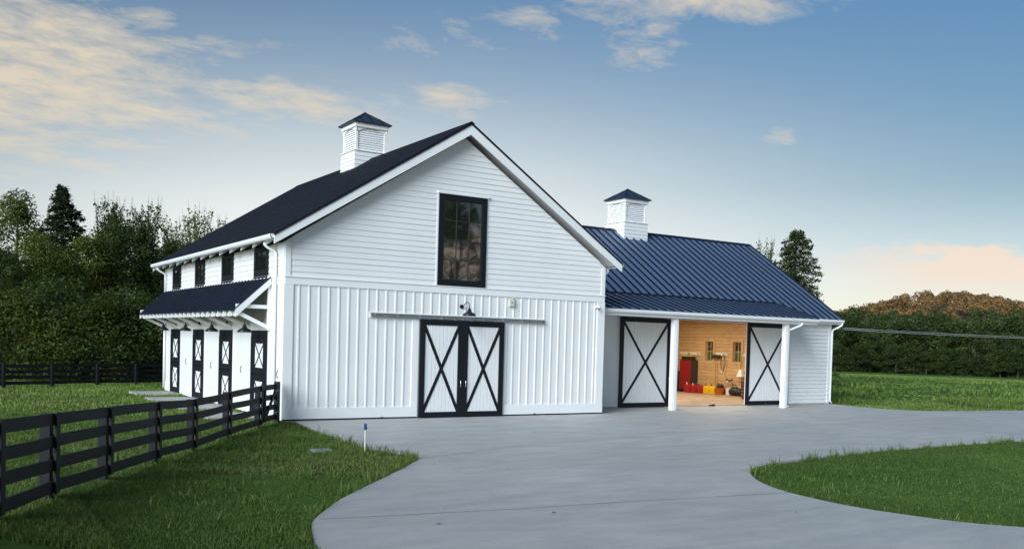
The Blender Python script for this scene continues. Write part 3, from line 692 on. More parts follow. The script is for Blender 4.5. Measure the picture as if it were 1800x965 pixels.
while z < 3.62:
    z1 = min(z+0.176, 3.64)
    for x0, x1 in ((W+0.01, OX0), (OX1, GX1-0.13)):
        m = MB(); lap(m, x0, x1, x0, x1, z, z1, GY0+0.0015*math.sin(i*1.7), 1, t0=0.036); wpart('lap_board', M['white'], m, fw_)
    z += 0.17; i += 1
WB('corner_board', M['white2'], GX1-0.13, GX1+0.022, GY0-0.042, GY0, 0.02, 3.64, parent=fw_)
WB('frieze_board', M['white2'], W+0.01, GX1+0.025, GY0-0.044, GY0, 3.641, 3.80, parent=fw_)
GWIN = [(9.46, 10.02, 1.70, 2.74), (7.50, 8.06, 1.70, 2.74)]
def holed(name, mat, x0, x1, y0, y1, z0, z1, parent=None):      # wall slab with the two window openings left free
    ws = sorted(GWIN); c, d = ws[0][2], ws[0][3]
    r = WB(name, mat, x0, x1, y0, y1, z0, c, parent=parent); WB('wall_core', mat, x0, x1, y0, y1, d, z1, parent=r)
    e = [y0]+[q for w_ in ws for q in (w_[0], w_[1])]+[y1]
    for q in range(0, len(e), 2): WB('wall_core', mat, x0, x1, e[q], e[q+1], c, d, parent=r)
    return r
ew = holed('end_wall', M['white'], GX1-0.14, GX1, GY0+0.141, GY1, 0.01, 3.9)
m = MB().prism([(GX1-0.14, GY0+0.01, 3.901), (GX1-0.14, RY*2-GY0, 3.901), (GX1-0.14, RY, RZ-0.25)], (0.14, 0, 0)); wpart('gable_wall', M['white'], m)
WB('rear_wall', M['white'], W+0.001, GX1-0.141, GY1-0.14, GY1, 0.01, 3.9)
WB('garage_floor', M['garfloor'], W+0.01, GX1-0.15, GY0-0.02, GY1-0.15, -0.02, 0.02)
WB('garage_ceiling', M['ceil'], W+0.02, GX1-0.15, GY0+0.15, GY1-0.15, 4.0, 4.03)
# pine lining on the end wall, plank by plank, with two window openings
lin_ = holed('pine_lining', M['dark'], GX1-0.165, GX1-0.141, GY0+0.16, GY1-0.16, 0.02, 3.99)
LXo = GX1-0.166
z = 0.03; i = 0
while z < 3.85:
    z1 = z+0.172
    cuts = [(GY0+0.17, GY1-0.17)]
    for (a, b, c, d) in GWIN:
        if z1 > c and z < d:
            nc = []
            for s, e in cuts:
                if a > s and b < e: nc += [(s, a), (b, e)]
                else: nc.append((s, e))
            cuts = nc
    for s, e in cuts:
        q = s
        while q < e-0.01:
            e2 = min(e, q+random.choice((2.4, 3.0, 3.7))); e2 = e if e-e2 < 0.5 else e2
            t = random.uniform(0, 0.004)
            WB('plank', M['pine'], LXo-0.018-t, LXo, q+0.003, e2-0.003, z+0.005, z1-0.005, parent=lin_); q = e2
    z += 0.172; i += 1
WB('rear_lining', M['ceil'], W+0.02, GX1-0.17, GY1-0.165, GY1-0.142, 0.02, 3.99)
WB('barn_side_lining', M['ceil'], W+0.003, W+0.02, GY0+0.15, GY1-0.17, 0.02, 3.99)
for (a, b, c, d) in GWIN:
    wv = WB('interior_window', M['pine'], LXo-0.052, LXo-0.0245, a-0.14, a-0.001, c-0.13, d+0.13); wv['label'] = 'small pine trimmed window in the garage end wall'
    for q in ((b+0.001, b+0.14, c-0.13, d+0.13), (a, b, d+0.001, d+0.13), (a, b, c-0.13, c-0.001)): WB('casing', M['pine'], LXo-0.051, LXo-0.0245, *q, parent=wv)
    for q in ((a-0.0, a+0.012, c, d), (b-0.012, b, c, d), (a+0.012, b-0.012, d-0.012, d), (a+0.012, b-0.012, c, c+0.012)): WB('reveal', M['pine'], LXo-0.018, LXo+0.1655, *q, parent=wv)
    for q in range(2):
        for r in range(2):
            y0 = a+0.03+(b-a-0.06)*q/2; y1 = a+0.03+(b-a-0.06)*(q+1)/2; z0 = c+0.03+(d-c-0.06)*r/2; z1 = c+0.03+(d-c-0.06)*(r+1)/2
            wpart('pane', M['clear'], MB().add([(LXo+0.094, y1, z0), (LXo+0.094, y0, z0), (LXo+0.094, y0, z1), (LXo+0.094, y1, z1)], [(0, 1, 2, 3)]), wv)
    WB('muntin', M['pine'], LXo+0.080, LXo+0.093, (a+b)/2-0.014, (a+b)/2+0.014, c+0.03, d-0.03, parent=wv); WB('muntin', M['pine'], LXo+0.0805, LXo+0.093, a+0.03, b-0.03, (c+d)/2-0.014, (c+d)/2+0.014, parent=wv)
    for q in ((a+0.0125, a+0.04, c+0.0125, d-0.0125), (b-0.04, b-0.0125, c+0.0125, d-0.0125), (a+0.04, b-0.04, d-0.04, d-0.0125), (a+0.04, b-0.04, c+0.0125, c+0.04)): WB('sash', M['pine'], LXo+0.07, LXo+0.11, *q, parent=wv)
x_door('sliding_door', 2.58, 3.48, wing, 14.03, GY0-0.075, 0.03, sw=0.17, br=0.10, boards=13, handle=[2.50], lab='left sliding garage door slid open')
x_door('sliding_door', 2.58, 3.48, wing, 20.96, GY0-0.075, 0.03, sw=0.17, br=0.10, boards=13, lab='right sliding garage door behind the porch post')
WB('door_track', M['zinc'], 13.9, 23.7, GY0-0.12, GY0-0.035, 3.53, 3.62)
# porch: posts, beam, low-slope roof
for x0 in (15.36, 21.53):
    po = WB('porch_post', M['white2'], x0, x0+0.21, 0.56, 0.77, 0.0, 3.50, bevel=0.004)
    WB('post_strip', M['white2'], x0+0.07, x0+0.14, 0.553, 0.5595, 0.01, 3.49, parent=po)
WB('porch_beam', M['white2'], W+0.03, 22.75, 0.52, 0.82, 3.501, 3.66, bevel=0.006)
PX1, PY0, PZ0, PY1, PZ1 = 23.35, 0.44, 3.765, 2.80, 4.45
WB('porch_ceiling', M['white2'], W+0.03, PX1-0.05, 0.825, GY0-0.036, 3.66, 3.69)
WB('fascia', M['white2'], W+0.03, PX1-0.02, PY0+0.015, PY0+0.06, 3.50, PZ0-0.03)
WB('fascia', M['white2'], PX1+0.05, GX1+0.42, EY+0.03, EY+0.07, 3.62, EZ-0.035); WB('eave_soffit', M['white2'], PX1, GX1+0.42, EY+0.071, GY0-0.036, 3.64, 3.67)
rf = wpart('roof', M['seam'], MB().prism([(9.5, EY, EZ-0.05), (9.5, RY, RZ-0.05), (9.5, RY, RZ-0.012), (9.5, EY, EZ-0.012)][::-1], (GX1+0.40-9.5, 0, 0)))
wpart('rear_slope', M['seam'], MB().prism([(9.5, RY, RZ-0.05), (9.5, RY*2-EY, EZ-0.05), (9.5, RY*2-EY, EZ-0.012), (9.5, RY, RZ-0.012)], (GX1+0.40-9.5, 0, 0)), rf)
pw = 0.43
def panel_mesh(y0, z0, y1, z1, w):
    mb = MB(); d = 0.012
    mb.add([(0.006, y0, z0), (w-0.006, y0, z0), (w-0.006, y1, z1), (0.006, y1, z1), (0.006, y0, z0-d), (w-0.006, y0, z0-d), (w-0.006, y1, z1-d), (0.006, y1, z1-d)],
           [(0, 1, 2, 3), (7, 6, 5, 4), (0, 4, 5, 1), (1, 5, 6, 2), (2, 6, 7, 3), (3, 7, 4, 0)]); return mb
def seam_mesh(y0, z0, y1, z1):
    mb = MB(); s = (z1-z0)/(y1-y0); return mb.bar((0, y0-0.01, z0+0.016-0.01*s), (0, y1, z1+0.016), 0.066, 0.075)
pm = panel_mesh(EY-0.03, EZ-0.03*GS+0.0, RY-0.02, RZ-0.02*GS, pw).mesh('roof_panel', M['bluemetal']); smm = seam_mesh(EY-0.035, EZ-0.035*GS, RY-0.02, RZ-0.02*GS).mesh('seam', M['seam'])
xx = GX1+0.40-pw; kk = 0
while xx > 9.7:
    link('roof_panel', pm, rf, (xx, 0, 0)); link('seam', smm, rf, (xx, 0, 0)); xx -= pw
link('seam', smm, rf, (GX1+0.395, 0, 0))
wpart('ridge_cap', M['seam'], MB().prism([(9.5, RY-0.16, RZ-0.10), (9.5, RY-0.16, RZ-0.07), (9.5, RY, RZ+0.035), (9.5, RY+0.16, RZ-0.07), (9.5, RY+0.16, RZ-0.10), (9.5, RY, RZ+0.005)][::-1], (GX1+0.42-9.5, 0, 0)), rf)
m = MB().prism([(GX1+0.401, EY-0.03, EZ-0.17), (GX1+0.401, EY-0.03, EZ+0.005), (GX1+0.401, RY, RZ+0.005), (GX1+0.401, RY, RZ-0.2)], (0.03, 0, 0)); wpart('rake_board', M['seam'], m, rf)
pr = wpart('porch_roof', M['seam'], MB().prism([(W+0.01, PY0, PZ0-0.04), (W+0.01, PY1+0.1, PZ1-0.04), (W+0.01, PY1+0.1, PZ1-0.01), (W+0.01, PY0, PZ0-0.01)][::-1], (PX1-W-0.01, 0, 0)))
GP = (PZ1-PZ0)/(PY1-PY0)
pm2 = panel_mesh(PY0-0.03, PZ0-0.03*GP+0.004, PY1, PZ1+0.004, pw).mesh('roof_panel', M['bluemetal']); sm2 = seam_mesh(PY0-0.035, PZ0-0.035*GP, PY1, PZ1).mesh('seam', M['seam'])
xx = PX1-pw
while xx > W:
    link('roof_panel', pm2, pr, (xx, 0, 0)); link('seam', sm2, pr, (xx, 0, 0)); xx -= pw
link('seam', sm2, pr, (PX1-0.005, 0, 0))
WB('transition_flashing', M['seam'], W+0.01, PX1+0.03, PY1-0.03, PY1+0.06, PZ1+0.005, PZ1+0.06, parent=pr)
m = MB().prism([(PX1, PY0, PZ0-0.12), (PX1, PY0, PZ0+0.0), (PX1, PY1, PZ1+0.0), (PX1, PY1-0.35, PZ1-0.25)], (0.025, 0, 0)); wpart('cheek', M['seam'], m, pr)
def eave_gutter(x0, x1, y, zt):
    prof = [(0, 0), (-0.10, 0.0), (-0.125, 0.05), (-0.125, 0.125), (-0.112, 0.125), (-0.105, 0.06), (-0.09, 0.016), (0, 0.016)]
    g = wpart('gutter', M['gutter'], MB().prism([(x0, y+a, zt-0.125+b) for a, b in prof][::-1], (x1-x0, 0, 0)))
    for x in (x0, x1-0.012): wpart('gutter_end', M['gutter'], MB().prism([(x, y+a, zt-0.125+b) for a, b in prof[:4]]+[(x, y, zt)], (0.012, 0, 0)), g)
eave_gutter(W+0.03, PX1+0.02, PY0+0.01, PZ0-0.035); eave_gutter(PX1+0.06, GX1+0.44, EY+0.025, EZ-0.04)
def wspout(pts): wpart('downspout', M['gutter'], MB().tube(pts, 0.045, 8), smooth=True)
wspout([(22.30, 0.38, 3.56), (22.30, 0.40, 3.48), (22.2, 0.44, 3.42), (21.90, 0.60, 3.28), (21.83, 0.66, 3.22), (21.82, 0.67, 0.1), (21.9, 0.6, 0.05)])
wspout([(GX1+0.34, 1.87, 3.70), (GX1+0.34, 1.9, 3.60), (GX1+0.25, 2.0, 3.50), (GX1+0.10, 2.15, 3.40), (GX1+0.075, 2.2, 3.32), (GX1+0.075, 2.2, 0.12), (GX1+0.16, 2.15, 0.05)])
wpart('hose_bib', M['zinc'], MB().tube([(22.15, GY0, 0.12), (22.15, GY0-0.12, 0.12), (22.2, GY0-0.12, 0.12), (22.2, GY0-0.12, 0.03)], 0.02, 8))
cupola(wing, 18.81, 7.80, 7.26, 'louvred white cupola on the blue wing roof')
WB('drain_pipe', M['white2'], W+0.02, W+0.10, 1.2, 1.28, 0.0, 3.4)
for nm, y in (('ceiling_light', 5.5), ('ceiling_light', 9.5)):
    for xx in (18.0, 23.0):
        t = thing('ceiling_light', 'strip light under the garage ceiling, out of view from the drive', 'light', (xx, y, 3.995), 'garage ceiling lights')
        MB().box(-0.65, 0.65, -0.09, 0.09, -0.06, 0.0).build('housing', M['plastic'], t); MB().tube([(-0.6, 0, -0.085), (0.6, 0, -0.085)], 0.02, 8).build('lamp_tube', M['bulb'], t)
        ld = bpy.data.lights.new('strip_light', 'AREA'); ld.shape = 'RECTANGLE'; ld.size = 1.2; ld.size_y = 0.12; ld.energy = 80; ld.color = (1.0, 0.88, 0.70)
        lo = bpy.data.objects.new('strip_lamp', ld); COL.objects.link(lo); lo.parent = t; lo.location = (0, 0, -0.12)

# ------------------------------------------------------------------ things in the garage
IX = LXo-0.02
t = thing('tool_cabinet', 'tall red rolling tool cabinet with dark sides by the pine wall', 'cabinet', (IX-0.30, 10.95, 0.02))
MB().box(-0.24, 0.28, -0.42, 0.42, 0.12, 1.70).build('body', M['darkgrey'], t, 0.01)
for j in range(9):
    z0 = 0.16+j*0.17; MB().box(-0.262, -0.2405, -0.41, 0.41, z0, z0+0.16).build('drawer', M['red'], t, 0.004); MB().box(-0.28, -0.2625, -0.34, 0.34, z0+0.125, z0+0.14).build('drawer_pull', M['red'], t)
for sx in (-0.18, 0.22):
    for sy in (-0.36, 0.36): MB().tube([(sx-0.0, sy-0.02, 0.06), (sx, sy+0.02, 0.06)], 0.06, 10).build('caster', M['rubber'], t)
t = thing('tool_case', 'black tool case with yellow lid on top of the red cabinet', 'tool case', (IX-0.28, 11.0, 1.721))
MB().box(-0.16, 0.16, -0.36, 0.36, 0, 0.19).build('case_body', M['black_pl'], t, 0.015); MB().box(-0.17, 0.17, -0.37, 0.37, 0.191, 0.25).build('lid', M['yellow'], t, 0.012); MB().tube([(0, -0.1, 0.25), (0, -0.08, 0.30), (0, 0.08, 0.30), (0, 0.1, 0.25)], 0.014, 6).build('handle', M['black_pl'], t)
t = thing('waste_bin', 'black bin beside the red tool cabinet', 'bin', (IX-0.30, 11.75, 0.02))
MB().lathe([(0.20, 0.0), (0.26, 0.9), (0.27, 0.95), (0.27, 1.0), (0.22, 1.06), (0.05, 1.10)], n=14).build('bin_body', M['black_pl'], t, smooth=False)
def can(loc, mat, lab, grp, spout_m, sc=1.0):
    t = thing('fuel_can', lab, 'fuel can', loc, grp)
    m = MB(); a, b, h = 0.13*sc, 0.17*sc, 0.34*sc
    m.prism([(-a, -b, 0), (a, -b, 0), (a, b, 0), (-a, b, 0)], (0, 0, h*0.78)); m.build('can_body', mat, t, 0.02)
    m = MB(); m.add([(-a*0.96, -b*0.96, h*0.781), (a*0.96, -b*0.96, h*0.781), (a*0.96, b*0.96, h*0.781), (-a*0.96, b*0.96, h*0.781), (-a*0.5, -b*0.7, h), (a*0.5, -b*0.7, h), (a*0.5, b*0.7, h), (-a*0.5, b*0.7, h)], [(3, 2, 1, 0), (4, 5, 6, 7), (0, 1, 5, 4), (1, 2, 6, 5), (2, 3, 7, 6), (3, 0, 4, 7)]); m.build('can_top', mat, t)
    MB().tube([(0, -b*0.5, h), (0, -b*0.45, h*1.18), (0, b*0.3, h*1.18), (0, b*0.4, h)], 0.018*sc, 6).build('can_handle', mat, t)
    MB().tube([(0, b*0.62, h*0.98), (0, b*0.75, h*1.22)], 0.028*sc, 8).build('spout_cap', spout_m, t)
can((IX-0.75, 10.42, 0.02), M['redpl'], 'red fuel can nearest the red tool cabinet', 'red fuel cans', M['plastic'], 1.25)
can((IX-0.66, 10.06, 0.02), M['redpl'], 'middle one of the red fuel cans by the pine wall', 'red fuel cans', M['plastic'], 1.2)
can((IX-0.58, 9.72, 0.02), M['redpl'], 'red fuel can next to the yellow cans', 'red fuel cans', M['black_pl'], 1.15)
can((IX-0.42, 9.34, 0.02), M['yellow'], 'yellow fuel can next to the red cans', 'yellow fuel cans', M['black_pl'], 1.2)
can((IX-0.36, 8.98, 0.02), M['yellow'], 'yellow fuel can next to the orange tub', 'yellow fuel cans', M['black_pl'], 1.2)
t = thing('tub', 'orange tub heaped with dark gear on the garage floor', 'tub', (IX-0.30, 8.58, 0.02))
MB().lathe([(0.17, 0.0), (0.24, 0.30), (0.26, 0.31), (0.26, 0.34), (0.20, 0.34)], n=16).build('tub_body', M['orange'], t)
m = MB()
for j in range(7): a = j*0.9; m.lathe([(0.03, 0.32), (0.10, 0.36), (0.11, 0.43), (0.06, 0.50), (0.01, 0.53)], (0.09*math.cos(a)*(j > 0), 0.09*math.sin(a)*(j > 0), 0.02*(j % 3)), 8)
m.build('gear', M['black_pl'], t)
t = thing('bucket', 'white bucket full of clubs and tools by the pine wall', 'bucket', (IX-0.26, 8.0, 0.02))
MB().lathe([(0.14, 0.0), (0.165, 0.34), (0.175, 0.34), (0.175, 0.37), (0.15, 0.37)], n=16).build('bucket_body', M['plastic'], t)
for j in range(6):
    a = j*1.05; MB().tube([(0.05*math.cos(a), 0.05*math.sin(a), 0.05), (0.13*math.cos(a), 0.13*math.sin(a), 0.66+0.05*(j % 3))], 0.013, 6).build('shaft', M['wood'] if j % 2 else M['chrome'], t)
    MB().lathe([(0.01, 0), (0.05, 0.02), (0.055, 0.06), (0.02, 0.10)], (0.13*math.cos(a), 0.13*math.sin(a), 0.64+0.05*(j % 3)), 8).build('head', M['plastic'] if j % 3 == 0 else M['black_pl'], t)
t = thing('duffel_bag', 'black duffel bag slumped behind the open right door', 'bag', (IX-0.35, 7.45, 0.02))
MB().tube([(-0.02, -0.40, 0.19), (0, -0.34, 0.20), (0.02, -0.1, 0.24), (-0.02, 0.12, 0.23), (0, 0.32, 0.18), (0.02, 0.38, 0.17)], [0.06, 0.17, 0.20, 0.22, 0.15, 0.06], 9).build('bag_body', M['black_pl'], t, smooth=True); MB().tube([(-0.08, -0.15, 0.38), (-0.14, -0.1, 0.55), (-0.14, 0.1, 0.52), (-0.08, 0.15, 0.38)], 0.018, 6).build('strap', M['black_pl'], t)
t = thing('tool_chest', 'low dark red tool chest with bright drawer pulls at the door edge', 'tool chest', (24.35, 4.98, 0.02))
MB().box(-0.28, 0.28, -0.40, 0.40, 0.08, 0.92).build('body', M['red'], t, 0.02)
for j in range(5):
    z0 = 0.12+j*0.155; MB().box(-0.298, -0.281, -0.37, 0.37, z0, z0+0.14).build('drawer', M['darkgrey'], t, 0.004); MB().box(-0.32, -0.299, -0.30, 0.30, z0+0.10, z0+0.125).build('drawer_pull', M['chrome'], t)
for sx in (-0.2, 0.2):
    for sy in (-0.32, 0.32): MB().tube([(sx, sy-0.02, 0.045), (sx, sy+0.02, 0.045)], 0.045, 10).build('caster', M['rubber'], t)
for (y0, y1, z0, lab) in ((10.40, 12.0, 2.02, 'pale hook rail on the pine wall above the tool cabinet'), (8.46, 9.32, 2.02, 'pale hook rail between the two garage windows'), (6.9, 7.36, 2.02, 'pale hook rail at the right of the garage windows')):
    t = thing('hook_rail', lab, 'hook rail', (IX, (y0+y1)/2, z0)); h = (y1-y0)/2
    MB().box(-0.03, -0.001, -h, h, -0.02, 0.13).build('rail_board', M['plastic'], t)
    for j in range(max(2, int(h*5))):
        yy = -h+0.1+j*(2*h-0.2)/max(1, int(h*5)-1); MB().tube([(-0.03, yy, 0.07), (-0.13, yy, 0.05), (-0.14, yy, 0.12)], 0.012, 6).build('hook', M['iron'], t)
t = thing('push_broom', 'push broom hanging head up between the garage windows', 'broom', (IX-0.12, 9.12, 0.45))
MB().tube([(0, 0, 0), (0, 0, 1.42)], 0.018, 8).build('handle', M['wood'], t); MB().box(-0.04, 0.04, -0.28, 0.28, 1.42, 1.50).build('broom_head', M['black_pl'], t); MB().box(-0.05, 0.05, -0.27, 0.27, 1.501, 1.60).build('bristles', M['darkgrey'], t)
t = MB().tube([(0.0, 0.14*math.sin(a)-0.0, -0.42+0.40*math.cos(a)) for a in np.linspace(-2.9, 2.9, 18)], 0.02, 6).build('cord_loop', M['black_pl']); t.location = (IX-0.12, 8.62, 2.08); tag(t, 'dark cord looped over a hook beside the broom', 'cord')
t = thing('hanging_hood', 'white cone shaped hood hanging behind the right door edge', 'hood', (IX-0.2, 7.30, 1.0))
MB().lathe([(0.22, 0.0), (0.20, 0.04), (0.11, 0.30), (0.06, 0.36), (0.01, 0.37)], n=14).build('hood_shell', M['plastic'], t); MB().tube([(0, 0, 0.37), (0, 0, 1.05)], 0.012, 6).build('cord', M['black_pl'], t); MB().tube([(0, 0, -0.02), (0, 0, 0.0)], 0.05, 8).build('lamp_socket', M['black_pl'], t)
t = thing('wall_outlet', 'small pale outlet plate on the pine wall', 'outlet', (IX-0.002, 8.83, 1.2))
MB().box(-0.012, 0, -0.045, 0.045, -0.06, 0.06).build('plate', M['plastic'], t)
for dz in (-0.025, 0.025): MB().box(-0.016, -0.0125, -0.016, 0.016, dz-0.012, dz+0.012).build('socket', M['cream'], t)
t = thing('door_stop', 'small black wedge lying on the garage threshold', 'wedge', (18.9, 2.05, 0.021), rz=0.3)
MB().prism([(-0.22, -0.05, 0), (0.22, -0.05, 0), (0.22, -0.05, 0.05), (-0.10, -0.05, 0.05)], (0, 0.10, 0)).build('wedge_body', M['rubber'], t); MB().box(0.02, 0.16, -0.03, 0.03, 0.0505, 0.065).build('grip', M['rubber'], t)

# ------------------------------------------------------------------ lamps and fittings on the barn
def gooseneck(loc, rz, lab, grp=None):
    t = thing('barn_lamp', lab, 'lamp', loc, grp, rz)     # local: wall at y=0, arm reaches to -y
    MB().tube([(0, 0.0, 0), (0, -0.03, 0)], 0.065, 14).build('wall_plate', M['iron'], t); MB().tube([(0, -0.03, 0), (0, -0.06, 0)], 0.04, 12).build('boss', M['iron'], t)
    pts = [(0, -0.05, 0), (0, -0.12, 0.005), (0, -0.20, 0.05), (0, -0.28, 0.105), (0, -0.36, 0.13), (0, -0.45, 0.115), (0, -0.50, 0.06), (0, -0.515, -0.01), (0, -0.515, -0.06)]
    MB().tube(pts, 0.014, 8).build('gooseneck_arm', M['iron'], t, smooth=True)
    sh = MB().lathe([(0.028, 0.0), (0.034, -0.03), (0.055, -0.05), (0.065, -0.11), (0.095, -0.135), (0.165, -0.165), (0.205, -0.205), (0.215, -0.250), (0.205, -0.252), (0.150, -0.18), (0.05, -0.14), (0.01, -0.135)], (0, -0.515, -0.05), 24).build('shade', M['iron'], t, smooth=True)
    MB().lathe([(0.02, -0.13), (0.03, -0.16), (0.04, -0.20), (0.02, -0.23), (0.004, -0.235)], (0, -0.515, -0.05), 10).build('bulb', M['plastic'], t, smooth=True)
    return t
gooseneck((5.77, -0.004, 3.51), 0, 'black gooseneck lamp above the double barn doors')
for k, nm in enumerate(('nearest the front corner', 'second from the front corner', 'third from the front corner', 'farthest from the front corner')):
    gooseneck((-0.018, [1.98, 5.68, 9.32, 12.95][k], 2.80), -math.pi/2, 'black gooseneck lamp over the stall doors, '+nm, 'lamps over the stall doors')
t = thing('alarm_box', 'small cream box on the battens right of the lamp', 'box', (7.62, -0.024, 3.72))
MB().box(-0.10, 0.10, -0.07, 0, -0.13, 0.11).build('box_body', M['cream'], t, 0.012); MB().tube([(0, -0.07, 0), (0, -0.075, 0)], 0.022, 10).build('sounder', M['dark'], t); MB().tube([(0.08, -0.03, 0.11), (0.09, -0.03, 0.16)], 0.012, 6).build('conduit', M['iron'], t)
t = thing('security_camera', 'small white dome camera near the right front corner', 'camera', (11.12, -0.032, 3.70))
MB().box(-0.04, 0.04, -0.03, 0, -0.01, 0.07).build('mount', M['plastic'], t); MB().tube([(0, -0.03, 0.03), (0.02, -0.14, 0.02), (0.04, -0.19, 0.0)], [0.035, 0.045, 0.04], 12).build('housing', M['plastic'], t); MB().lathe([(0.012, -0.05), (0.035, -0.02), (0.036, 0.0)], (0.03, -0.15, -0.015), 10).build('lens', M['black_pl'], t)

# ------------------------------------------------------------------ fences
bmesh_cache = {}
def board(parent, a, b, h, th, sag=0.0):
    a, b = Vector(a), Vector(b); d = (b-a); n = Vector((d.y, -d.x, 0)).normalized()*th/2; m = MB(); k = 5; vs = []
    for i in range(k):
        t = i/(k-1); p = a+d*t+Vector((0, 0, -sag*4*t*(1-t)))
        vs += [p-n+Vector((0, 0, -h/2)), p+n+Vector((0, 0, -h/2)), p+n+Vector((0, 0, h/2)), p-n+Vector((0, 0, h/2))]
    fs = [(0, 1, 2, 3), tuple(range(4*k-4, 4*k))[::-1]]
    for i in range(k-1):
        for j in range(4): q = (j+1) % 4; fs.append((4*i+j, 4*i+4+j, 4*i+4+q, 4*i+q))
    o = m.add(vs, fs).build('board', M['fence'], parent)
    return o
def fence(posts, lab, hgt=1.12, rows=4, side=1, gate=None, bh=0.15):
    x0, y0 = posts[0]; t = thing('board_fence', lab, 'fence', (x0, y0, 0)); off = Vector((-x0, -y0, 0)); G = [Vector((x, y, float(gz(x, y)))) for x, y in posts]
    for i, g in enumerate(G):
        d = (G[min(i+1, len(G)-1)]-G[max(i-1, 0)]); d.z = 0; d.normalize(); n = Vector((d.y, -d.x, 0))*side; ang = math.atan2(d.y, d.x)
        tilt = random.uniform(-0.01, 0.01)
        o = MB().box(-0.065, 0.065, -0.065, 0.065, -0.35, hgt-0.01).build('post', M['fence'], t, 0.008); o.location = g+off-n*0.085; o.rotation_euler = (tilt, random.uniform(-0.012, 0.012), ang)
        o = MB().box(-0.07, 0.07, -0.016, 0.016, 0.10, hgt+0.008).build('face_batten', M['fence'], t, 0.004); o.location = g+off+n*0.040; o.rotation_euler = (0, random.uniform(-0.012, 0.012), ang)
    for i in range(len(G)-1):
        a, b = G[i]+off, G[i+1]+off; d = (b-a); n = Vector((d.y, -d.x, 0)).normalized()*side
        for r in range(rows):
            z = 0.19+r*(hgt-0.19-bh/2)/(rows-1)
            board(t, a+Vector((0, 0, z+random.uniform(-0.015, 0.015)))+d.normalized()*0.004, b+Vector((0, 0, z+random.uniform(-0.015, 0.015)))-d.normalized()*0.004, bh, 0.032, random.uniform(-0.008, 0.014))
    return t
NP = [(-1.05, -1.35), (-2.5, -3.57), (-3.88, -5.95), (-5.08, -8.2), (-6.31, -10.72), (-7.3, -12.85), (-8.02, -14.5), (-8.9, -16.7), (-9.8, -18.9)]
fence(NP, 'black four-board fence running from the barn corner along the drive', side=-1)
t = thing('fence_gate', 'short black gate with diagonal brace between fence and barn corner', 'gate', (-1.0, -1.28, 0)); ga, gb = Vector((0.0, 0.0, 0)), Vector((0.74, 0.96, 0)); gd = (gb-ga).normalized(); gn = Vector((gd.y, -gd.x, 0))
for r in range(4):
    z = 0.17+r*0.28; board(t, ga+Vector((0, 0, z))+gd*0.10, gb+Vector((0, 0, z))-gd*0.05, 0.145, 0.032)
for q in (ga+gd*0.15, gb-gd*0.1): o = MB().box(-0.06, 0.06, -0.018, 0.018, 0.09, 1.09).build('gate_stile', M['fence'], t); o.location = q+gn*0.035; o.rotation_euler[2] = math.atan2(gd.y, gd.x)
MB().bar(ga+gd*0.15+gn*0.036+Vector((0, 0, 0.14)), gb-gd*0.12+gn*0.036+Vector((0, 0, 1.04)), 0.035, 0.11).build('diagonal_brace', M['fence'], t)
for q in (gb+gd*0.04,): o = MB().box(-0.07, 0.07, -0.07, 0.07, -0.35, 1.14).build('gate_post', M['fence'], t, 0.008); o.location = q-gn*0.02; o.rotation_euler[2] = math.atan2(gd.y, gd.x)
for z in (0.3, 0.9): o = MB().box(-0.16, 0.16, -0.006, 0.006, -0.02, 0.02).build('hinge', M['iron'], t); o.location = gb-gd*0.14+gn*0.058+Vector((0, 0, z)); o.rotation_euler[2] = math.atan2(gd.y, gd.x)
FP = [(-13.5, 14.4), (-10.6, 15.4), (-8.3, 16.5), (-5.85, 17.5), (-3.96, 18.3), (-2.05, 19.1), (-0.3, 19.7), (1.4, 20.2), (3.2, 20.7)]
fence(FP, 'black board fence along the edge of the wood behind the barn', side=-1, hgt=1.0, bh=0.14)

# ------------------------------------------------------------------ small yard things and cables
t = thing('marker_stake', 'white pipe stake with blue cap at the lawn edge', 'stake', (-0.55, -7.12, -0.03))
MB().tube([(0, 0, -0.1), (0, 0, 0.47)], 0.016, 10).build('pipe', M['plastic'], t); MB().box(-0.026, 0.026, -0.02, 0.02, 0.471, 0.61).build('blue_cap', M['blue'], t, 0.006); MB().box(-0.022, 0.034, -0.024, 0.024, 0.50, 0.545).build('tape', M['blue'], t)
t = thing('valve_box', 'flat grey valve box lid set in the rough lawn', 'lid', (-1.38, -6.7, -0.02)); MB().box(-0.20, 0.20, -0.14, 0.14, -0.06, 0.03).build('lid', M['greylid'], t, 0.01); MB().box(-0.04, 0.04, -0.02, 0.02, 0.0301, 0.036).build('lift_slot', M['dark'], t)
t = thing('power_cables', 'pale overhead cables running right from the garage corner', 'cable', (26.5, 2.4, 3.5))
for k in range(2):
    MB().tube([(0.0, 0.0, 0.02-0.07*k)]+[(x, 0.45*x/8, -0.07*k*1.1-0.0005*x*(60-x)*0.5+0.011*x) for x in range(4, 61, 4)], 0.013, 6).build('cable', M['cable'], t, smooth=True)
for (x, y, l, a) in ((-1.0, -14.9, 0.10, 0.3), (-2.3, -14.0, 0.05, 1.0), (-0.2, -9.7, 0.05, 2.0), (-2.9, -14.95, 0.09, 0.1), (2.4, -16.4, 0.06, 0.7), (0.8, -10.8, 0.05, 0.2), (11.6, -6.2, 0.08, 0.1)):
    o = MB().add([(-l/2, 0, 0.001), (0, -l*0.22, 0.012), (l/2, 0, 0.004), (0, l*0.22, 0.010)], [(0, 1, 2, 3)]).build('fallen_leaf', M['bark']); o.location = (x, y, 0.005); o.rotation_euler[2] = a
    tag(o, 'small brown leaf lying on the concrete drive', 'leaf', 'leaves on the drive')

